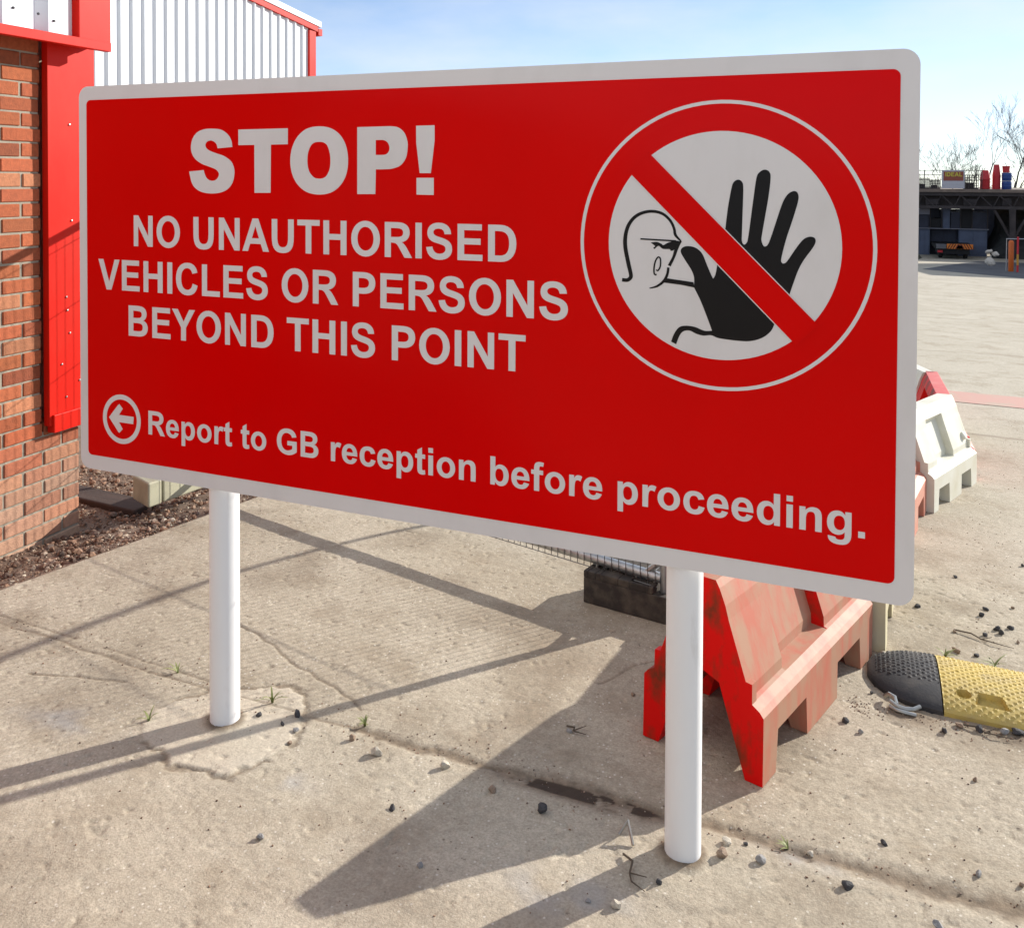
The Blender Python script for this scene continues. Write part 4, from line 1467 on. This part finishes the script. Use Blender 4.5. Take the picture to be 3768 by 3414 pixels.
# ------------------------------------------------------------------ ribbed warehouse behind
def warehouse():
    az = R(86.1)
    d = Vector((math.cos(az), math.sin(az), 0))
    nr = Vector((math.sin(az), -math.cos(az), 0))      # outward, towards +x
    E0 = Vector((-9.027, 14.30, 0))                    # eave corner, foot
    zb, ze = -1.2, 4.96
    slope = 0.148
    t = empty("warehouse", (E0.x, E0.y, -.9), "white ribbed steel warehouse gable with red edge trim behind the brick building", "building")
    m = MB()
    prof = []
    s = -.115
    while s > -22:
        prof += [(s, 0.0), (s - .155, 0.0), (s - .185, .036), (s - .215, .036), (s - .25, 0)]
        s -= .25
    top = lambda s_: ze - s_ * slope - .03
    for (sa, oa), (sb, ob) in zip(prof[:-1], prof[1:]):
        a, b = E0 + d * sa + nr * oa, E0 + d * sb + nr * ob
        m.add([(a.x, a.y, zb), (b.x, b.y, zb), (b.x, b.y, top(sb)), (a.x, a.y, top(sa))], [(0, 1, 2, 3)])
    m.build("cladding", M_cladw, t, recalc=False)
    m = MB()

    def bar(mb, s0, s1, o0, o1, z0a, z1a, z0b, z1b):
        vs = []
        for o in (o0, o1):
            for s_, z in ((s0, z0a), (s1, z0b), (s1, z1b), (s0, z1a)):
                p = E0 + d * s_ + nr * o
                vs.append((p.x, p.y, z))
        mb.add(vs, [(0, 1, 2, 3), (7, 6, 5, 4), (0, 4, 5, 1), (1, 5, 6, 2), (2, 6, 7, 3), (3, 7, 4, 0)])
    bar(m, -.115, .10, -.1, .05, zb, ze - .08, zb, ze - .09)
    m.build("corner_trim", M_redpaint, t)
    m = MB()
    bar(m, -22, .16, -.05, .065, top(-22) - .03, top(-22) + .09, top(.16) - .03, top(.16) + .09)
    m.build("verge_trim", M_redpaint, t)
    m = MB()
    bar(m, -22, .26, -14, .08, top(-22) + .095, top(-22) + .23, top(.26) + .095, top(.26) + .22)
    m.build("roof", M_cladw, t)
    m = MB()
    bar(m, .17, .30, -14, .07, top(.2) - .10, top(.2) + .05, top(.2) - .10, top(.2) + .05)
    m.build("gutter", M_redpaint, t)
    m = MB()
    bar(m, -.09, .09, -14, -.11, zb, ze - .1, zb, ze - .12)
    m.build("side_wall", M_cladw, t)


warehouse()

# ------------------------------------------------------------------ far storage yard
M_beam = mat("weathered_timber_edge", (.20, .155, .125), .9, var=.25, vscale=1.5)
M_truss = mat("dark_painted_steel", (.045, .036, .036), .7, var=.4, vscale=2)
M_blue = mat("blue_grey_container_paint", (.10, .125, .19), .6, var=.18, vscale=1.2)
M_dblue = mat("dark_blue_steel", (.030, .036, .060), .6, var=.3, vscale=1.5)
M_pale = mat("pale_grey_panel", (.24, .245, .29), .6, var=.15, vscale=1)
M_binred = mat("red_plastic_bin", (.55, .03, .035), .5, var=.12, vscale=3)
M_drum = mat("blue_plastic_drum", (.012, .05, .22), .4, var=.1)
M_black = mat("matt_black", (.012, .012, .014), .7, var=.2)
M_orange = mat("orange_paint", (.62, .13, .015), .5, var=.1)
M_polered = mat("red_pole_paint", (.55, .015, .025), .5, var=.1)
M_poleyel = mat("amber_pole_paint", (.60, .27, .03), .5, var=.1)
M_bank = mat("dark_bank_earth", (.045, .048, .045), .95, var=.5, vscale=1.2, bump=.8, bscale=3)
M_bag = mat("dusty_white_bag", (.55, .50, .43), .9, var=.15)
M_boardw = mat("white_board", (.50, .49, .52), .6, var=.06)
M_boardr = mat("brown_red_board", (.30, .075, .045), .6, var=.08)
M_yel = mat("yellow_letter_paint", (.62, .56, .06), .5, var=.05)
ZP = gz(0, 65)
Y0 = 66.0


def gantry():
    t = empty("storage_gantry", (10, Y0, ZP), "long dark steel storage deck carrying bins and a signboard across the far yard", "storage deck")
    m = MB()
    m.box((-2, Y0 - .06, .70), (22, Y0 + 12, .92))
    m.build("deck", M_beam, t)
    m = MB()
    m.box((-2, Y0 + .1, .45), (22, Y0 + .3, .69))
    m.box((-2, Y0 + .1, -.45), (22, Y0 + .3, -.25))
    x = -2.0
    k = 0
    while x < 22:
        m.tube([(x, Y0 + .2, .5), (x + .8, Y0 + .2, -.35)], .05, 5)
        m.tube([(x + .8, Y0 + .2, -.35), (x + 1.2, Y0 + .2, .5)], .04, 5)
        if k % 2:
            m.box((x + .2, Y0 + .35, -.2), (x + .2 + RNG.uniform(.5, 1.1), Y0 + .8, RNG.uniform(.05, .4)))
        x += 1.2
        k += 1
    m.box((-2, Y0 + 1.2, -.4), (22, Y0 + 1.4, .68))
    m.build("truss", M_truss, t)
    for px in (2.2, 12.0, 20.5):
        m = MB()
        m.box((px - .18, Y0 + .05, ZP), (px + .18, Y0 + .45, -.46))
        m.tube([(px, Y0 + .25, -2.6), (px - 1.1, Y0 + .25, -.5)], .1, 6)
        m.tube([(px, Y0 + .25, -2.6), (px + 1.1, Y0 + .25, -.5)], .1, 6)
        m.build("leg", M_truss, t)
    m = MB()
    for px in (3.0, 4.7, 6.5, 8.3, 9.3, 10.1, 13.2, 15):
        m.tube([(px, Y0 + .1, .92), (px, Y0 + .1, 2.25)], .03, 5)
    for z in (1.55, 1.9, 2.22):
        m.tube([(-2, Y0 + .1, z), (10.1, Y0 + .1, z)], .022, 5)
    m.build("railing", M_truss, t)


gantry()


def backing():
    m = MB()
    x = 1.0
    while x < 11.0:
        w = RNG.uniform(.5, 1.4)
        m.box((x, Y0 + 5.2 + RNG.uniform(0, .4), ZP), (x + w - .02, Y0 + 6.4, -.46 - RNG.uniform(0, .25)))
        x += w
    tag(m.build("store_wall", mat("blue_grey_sheet_wall", (.075, .085, .125), .7, var=.35, vscale=.9)), "dark blue grey sheeted wall closing the far store under the deck", "wall")


backing()


def cage(x, w, h, y, lab):
    m = MB()
    for k in range(7):
        u = x + w * k / 6
        m.tube([(u, y, .93), (u, y, .93 + h)], .02, 4)
        m.tube([(u, y + .9, .93), (u, y + .9, .93 + h)], .02, 4)
    for k in range(6):
        z = .95 + h * k / 5
        m.tube([(x, y, z), (x + w, y, z)], .02, 4)
        m.tube([(x, y + .9, z), (x + w, y + .9, z)], .02, 4)
    m.box((x, y, .925), (x + w, y + .9, .99))
    m.box((x + .08, y + .2, .99), (x + w * .7, y + .7, .95 + h * .45))
    tag(m.build("wire_cage", M_truss), lab, "wire cage", "wire cages on the deck")


cage(6.05, .78, .72, Y0 + .3, "dark wire cage farthest left on the far deck beside the sign edge")
cage(6.9, .62, .55, Y0 + .3, "dark low wire cage just left of the signboard on the far deck")
cage(9.05, .85, .95, Y0 + .3, "dark wire cage between the signboard and the red bins on the deck")


def board():
    t = empty("signboard", (8.28, Y0 - .2, .96), "small white signboard with red panel reading IDEAL on the far deck", "sign")
    m = MB()
    m.box((7.57, Y0 - .22, .97), (9.0, Y0 - .17, 2.25))
    m.build("panel", M_boardw, t)
    flat("red_panel", [rrect(7.68, 8.92, 1.50, 2.14, .01)], Y0 - .228, M_boardr, t, .004)
    A_ = .30 / 716
    flat("lettering", text_contours("IDEAL", 7.80, 1.80, A_ * .86, A_, 68), Y0 - .237, M_yel, t, .003)


board()


def bin_(x, w, z0, h, top, lab):
    m = MB()
    r = w / 2
    pr = [(r * .95, 0), (r, .05), (r * .97, h * .5), (r * 1.02, h * .52), (r * top, h * .97), (r * top * .9, h)]
    m.lathe(pr, (x, Y0 + .9, z0), n=18)
    tag(m.build("bin", M_binred, None, smooth=True), lab, "bin", "red bins on the deck")


bin_(10.38, .64, .925, 1.32, .72, "squat red bin with sloping lid, leftmost on the far deck")
bin_(11.08, .52, .925, 1.72, .68, "tall tapered stack of red bins left of the blue drums")


def drum(z0, lab):
    m = MB()
    r = .31
    m.lathe([(r * .97, 0), (r, .02), (r, .18), (r * 1.04, .2), (r * 1.04, .23), (r, .25), (r, .34), (r * 1.04, .36), (r * 1.04, .39), (r, .41), (r, .55), (r * .94, .57)], (11.70, Y0 + .8, z0), n=20)
    tag(m.build("drum", M_drum, None, smooth=True), lab, "drum", "blue drums on the deck")


drum(.925, "blue plastic drum on the far deck, lower of two")
drum(1.50, "blue plastic drum on the far deck, upper one with a red tub on it")
m = MB()
m.lathe([(.20, 0), (.21, .05), (.24, .42), (.25, .46), (.22, .46)], (11.65, Y0 + .8, 2.075), n=16)
tag(m.build("tub", M_binred, None, smooth=True), "small red tub on top of the blue drums", "tub")


def container(x0, x1, y, z0, z1, mt, lab, ribs=True):
    t = empty("storage_container", ((x0 + x1) / 2, y, z0), lab, "container", "storage containers under the deck")
    m = MB()
    m.box((x0, y, z0), (x1, y + 2.4, z1))
    m.build("body", mt, t)
    n = 2
    for k in range(n):
        a, b = x0 + .06 + (x1 - x0 - .12) * k / n + .02, x0 + .06 + (x1 - x0 - .12) * (k + 1) / n - .02
        m = MB()
        m.box((a, y - .03, z0 + .1), (b, y - .003, z1 - .08))
        for q in (.3, .62):
            m.box((a + .02, y - .045, z0 + (z1 - z0) * q), (b - .02, y - .032, z0 + (z1 - z0) * q + .04))
        m.build("door", mt, t)


container(8.91, 10.72, Y0 + 2.2, ZP, -1.99, M_blue, "blue grey storage container at ground level right of the parked lorry")
container(6.34, 7.02, Y0 + 2.2, ZP, -2.02, M_blue, "narrow blue grey storage unit at ground level left of the parked lorry")
container(7.1, 8.85, Y0 + 3.0, ZP, -2.0, M_dblue, "dark open-fronted storage unit behind the parked lorry")
# upper storage level: shelf with crates
t = empty("storage_rack", (8.4, Y0 + 2.4, -1.97), "dark steel storage rack full of stillages under the far deck", "storage rack")
m = MB()
m.box((6.1, Y0 + 1.9, -1.985), (10.8, Y0 + 4.5, -1.93))
m.build("shelf", M_pale, t)
for px in (6.15, 7.02, 7.78, 9.0, 9.72, 10.7):
    m = MB()
    m.box((px - .03, Y0 + 1.9, -1.93), (px + .03, Y0 + 1.97, -.47))
    m.build("upright", M_truss, t)
for (x0, x1, z0, z1, mt, lab) in ((6.28, 6.92, -1.92, -1.0, M_dblue, "dark blue stillage at the left end of the rack under the deck"), (6.3, 7.06, -.96, -.5, M_pale, "pale grey crate on top of the leftmost stillage under the deck"),
                                  (7.08, 7.72, -1.92, -1.25, M_black, "black stillage second from left on the rack"), (7.84, 8.3, -1.92, -.49, M_blue, "tall blue grey locker in the middle of the rack"),
                                  (8.36, 8.95, -1.92, -.75, M_dblue, "dark blue stillage right of the tall blue locker"), (9.05, 9.69, -1.92, -.5, M_black, "black stillage reaching up to the deck"),
                                  (9.76, 10.64, -1.92, -.74, M_dblue, "wide dark blue stillage at the right end of the rack")):
    m = MB()
    m.box((x0, Y0 + 2.0, z0), (x1, Y0 + 3.4, z1))
    for q in (.25, .5, .75):
        zz = z0 + (z1 - z0) * q
        m.box((x0 + .03, Y0 + 1.97, zz), (x1 - .03, Y0 + 1.995, zz + .05))
    tag(m.build("stillage", mt), lab, "crate", "crates on the storage rack")


def lorry():
    y = Y0 - 1.2
    t = empty("flatbed_lorry", (8.3, y, ZP), "dark flatbed lorry seen from behind with an orange chevron board", "lorry")
    m = MB()
    m.box((7.15, y, -3.18), (9.5, y + 5.5, -2.95))
    m.box((7.35, y + .3, -3.55), (9.3, y + 5.0, -3.19))
    m.build("bed", M_black, t)
    m = MB()
    m.box((7.2, y + 5.6, -3.3), (9.45, y + 7.2, -1.9))
    m.build("cab", M_dblue, t, bevel=.06)
    m = MB()
    m.box((7.18, y - .02, -2.94), (7.84, y + .1, -2.86))
    m.box((7.2, y - .05, -3.17), (7.82, y - .005, -2.9))
    m.build("tail_lift", mat("worn_grey_steel", (.13, .13, .14), .6), t)
    m = MB()
    m.box((7.86, y - .06, -3.17), (9.47, y - .02, -2.83))
    cb = m.build("chevron_board", mat("orange_reflective_sheet", (.72, .20, .02), .4, var=.05), t)
    st = []
    for k in range(5):
        for sgn in (-1, 1):
            cx = 8.665 + sgn * (.10 + .16 * k)
            st.append([(cx - .04, -3.16), (cx + .03, -3.16), (cx + .03 - sgn * .17, -2.84), (cx - .04 - sgn * .17, -2.84)])
    flat("stripe", [c for c in st if min(p[0] for p in c) > 7.87 and max(p[0] for p in c) < 9.46], y - .066, mat("dark_red_stripe", (.12, .015, .008), .4), cb, .003)
    for px in (7.55, 9.12):
        m = MB()
        m.lathe([(.30, 0), (.43, .03), (.43, .25), (.30, .28)], (px - .14, y + 1.1, ZP + .43), n=20, axis='X')
        m.build("wheel", M_black, t, smooth=True)
    m = MB()
    m.box((7.3, y + .1, -3.45), (7.62, y + .16, -3.3))
    m.build("light_cluster", M_polered, t)


lorry()
# things standing in front of the deck at the right
def at_y(x, y, name, mb, mt, lab, cat, smooth=True):
    return tag(mb.build(name, mt, None, smooth=smooth), lab, cat)


gy = gz(0, 44)
m = MB()
m.lathe([(.10, 0), (.115, .03), (.115, 1.36), (.09, 1.42), (.05, 1.45)], (8.82, 44, gy), n=18)
at_y(8.82, 44, "gas_cylinder", m, M_orange, "tall orange cylinder standing in the far yard", "cylinder")
t = empty("marker_pole", (9.03, 43.6, gz(0, 43.6)), "red and amber striped marker pole beside the orange cylinder", "pole")
for a, b, mt in ((0, .32, M_polered), (.322, .82, M_poleyel), (.822, 1.62, M_polered)):
    m = MB()
    m.tube([(9.03, 43.6, gz(0, 43.6) + a), (9.03, 43.6, gz(0, 43.6) + b)], .045, 10)
    m.build("band", mt, t, smooth=True)
m = MB()
m.tube([(8.66, 44.2, gy), (8.66, 44.2, gy + 1.5), (10.6, 44.4, gy + 1.52)], .03, 8)
at_y(0, 0, "scaffold_tube", m, M_galv, "pale scaffold handrail behind the orange cylinder", "handrail")
m = MB()
for (x, z, s, f) in ((8.36, gz(0, 47) + .35, .28, .7), (8.55, gz(0, 47) + .75, .25, .6), (8.3, gz(0, 47) + .85, .2, .6)):
    rock(m, x, 47, z, s, None, f, fine=True)
o = m.build("rubble_bag", M_bag)
tag(o, "dusty white rubble sacks heaped left of the orange cylinder", "sack")
m = MB()
m.tube([(10.2, 62, gz(0, 62)), (10.2, 62, gz(0, 62) + .42)], .05, 8)
at_y(0, 0, "bollard", m, M_bag, "short white bollard by the storage containers", "bollard")
m = MB()
xs = np.linspace(10.9, 26, 60)
ysn = np.linspace(66.8, 74, 26)
vs = []
for yy in ysn:
    for xx in xs:
        u = (yy - 66.8) / 7
        vs.append((xx, yy, ZP + 3.3 * u ** .7 * min(1, (xx - 10.9) * 1.0 + .2) + .6 * (float(fbm(np.array([xx * 1.3]), np.array([yy * 1.3]), 7)[0]) - .5)))
fs = [(i * 60 + k, i * 60 + k + 1, (i + 1) * 60 + k + 1, (i + 1) * 60 + k) for i in range(25) for k in range(59)]
m.add(vs, fs)
tag(m.build("bank", M_bank, None, smooth=True), kind="structure")

# unseen shed added outside the frame to throw the far yard's broad shadow
t = empty("shadow_shed", (16, 54, gz(0, 54)), "unseen grey shed added right of the frame to shade the far yard", "shed")
m = MB()
m.box((13.2, 47.0, gz(0, 60)), (24, 62, gz(0, 54) + 6.0))
m.build("walls", M_pale, t)
m = MB()
m.box((13.0, 46.8, gz(0, 54) + 6.01), (24.2, 62.2, gz(0, 54) + 6.3))
m.build("roof", M_truss, t)
m = MB()
m.box((15, 46.93, gz(0, 47)), (18, 46.99, gz(0, 47) + 3.2))
m.build("door", M_dblue, t)


# ------------------------------------------------------------------ bare trees behind the yard
def tree(x, y, z, h, lean, lab, seed, spread=.55, depth=6):
    rg = random.Random(seed)
    t = empty("bare_tree", (x, y, z), lab, "tree", "bare trees behind the yard")
    tr, br = MB(), MB()

    def limb(p, d, l, r, k):
        pts, rs = [p], [r]
        q = p
        n = 4
        for i in range(n):
            d = (d + Vector((rg.uniform(-.16, .16), rg.uniform(-.16, .16), rg.uniform(-.02, .10)))).normalized()
            q = q + d * l / n
            pts.append(q)
            rs.append(max(.009, r * (1 - .45 * (i + 1) / n)))
        (tr if k == 0 else br).tube(pts, rs, 6 if k < 2 else 3, cap=False)
        if k >= depth:
            return
        m_ = 2 if k == 0 else rg.choice((2, 3, 3)) if k < 5 else rg.choice((2, 3))
        for j in range(m_):
            i = rg.choice((2, 3, 4)) if j else 4
            a = rg.uniform(0, 6.28)
            sp = spread * rg.uniform(.5, 1.15)
            nd = (d + Vector((math.cos(a) * sp, math.sin(a) * sp, rg.uniform(-.05, .25)))).normalized()
            limb(pts[i], nd, l * rg.uniform(.58, .80), rs[i] * rg.uniform(.55, .72), k + 1)
    limb(Vector((x, y, z)), Vector((lean, 0, 1)).normalized(), h * .34, h * .020, 0)
    tr.build("trunk", M_bark, t, smooth=True, recalc=False)
    br.build("crown", M_bark, t, smooth=True, recalc=False)


TZ = -4.2
tree(13.7, 86, TZ, 13.2, -.05, "tallest bare tree, behind the red bins at the right", 3)
tree(15.0, 88, TZ, 14.6, .02, "bare forked tree rising above the blue drums", 8)
tree(12.6, 84, TZ, 9.6, -.25, "smaller bare tree leaning left above the leftmost red bin", 21)
tree(16.8, 87, TZ, 13.0, .1, "bare tree at the far right edge behind the deck", 14)
tree(7.7, 86, TZ, 8.3, .05, "low twiggy tree behind the left end of the deck", 31, .75)
tree(9.9, 88, TZ, 8.6, .0, "slim bare tree just behind the signboard", 42, .45)
tree(18.5, 92, TZ, 13, 0, "bare tree farther back at the right", 55)

tree(6.3, 83, TZ, 9.5, .1, "bushy bare tree at the far left end of the deck", 77, .8)
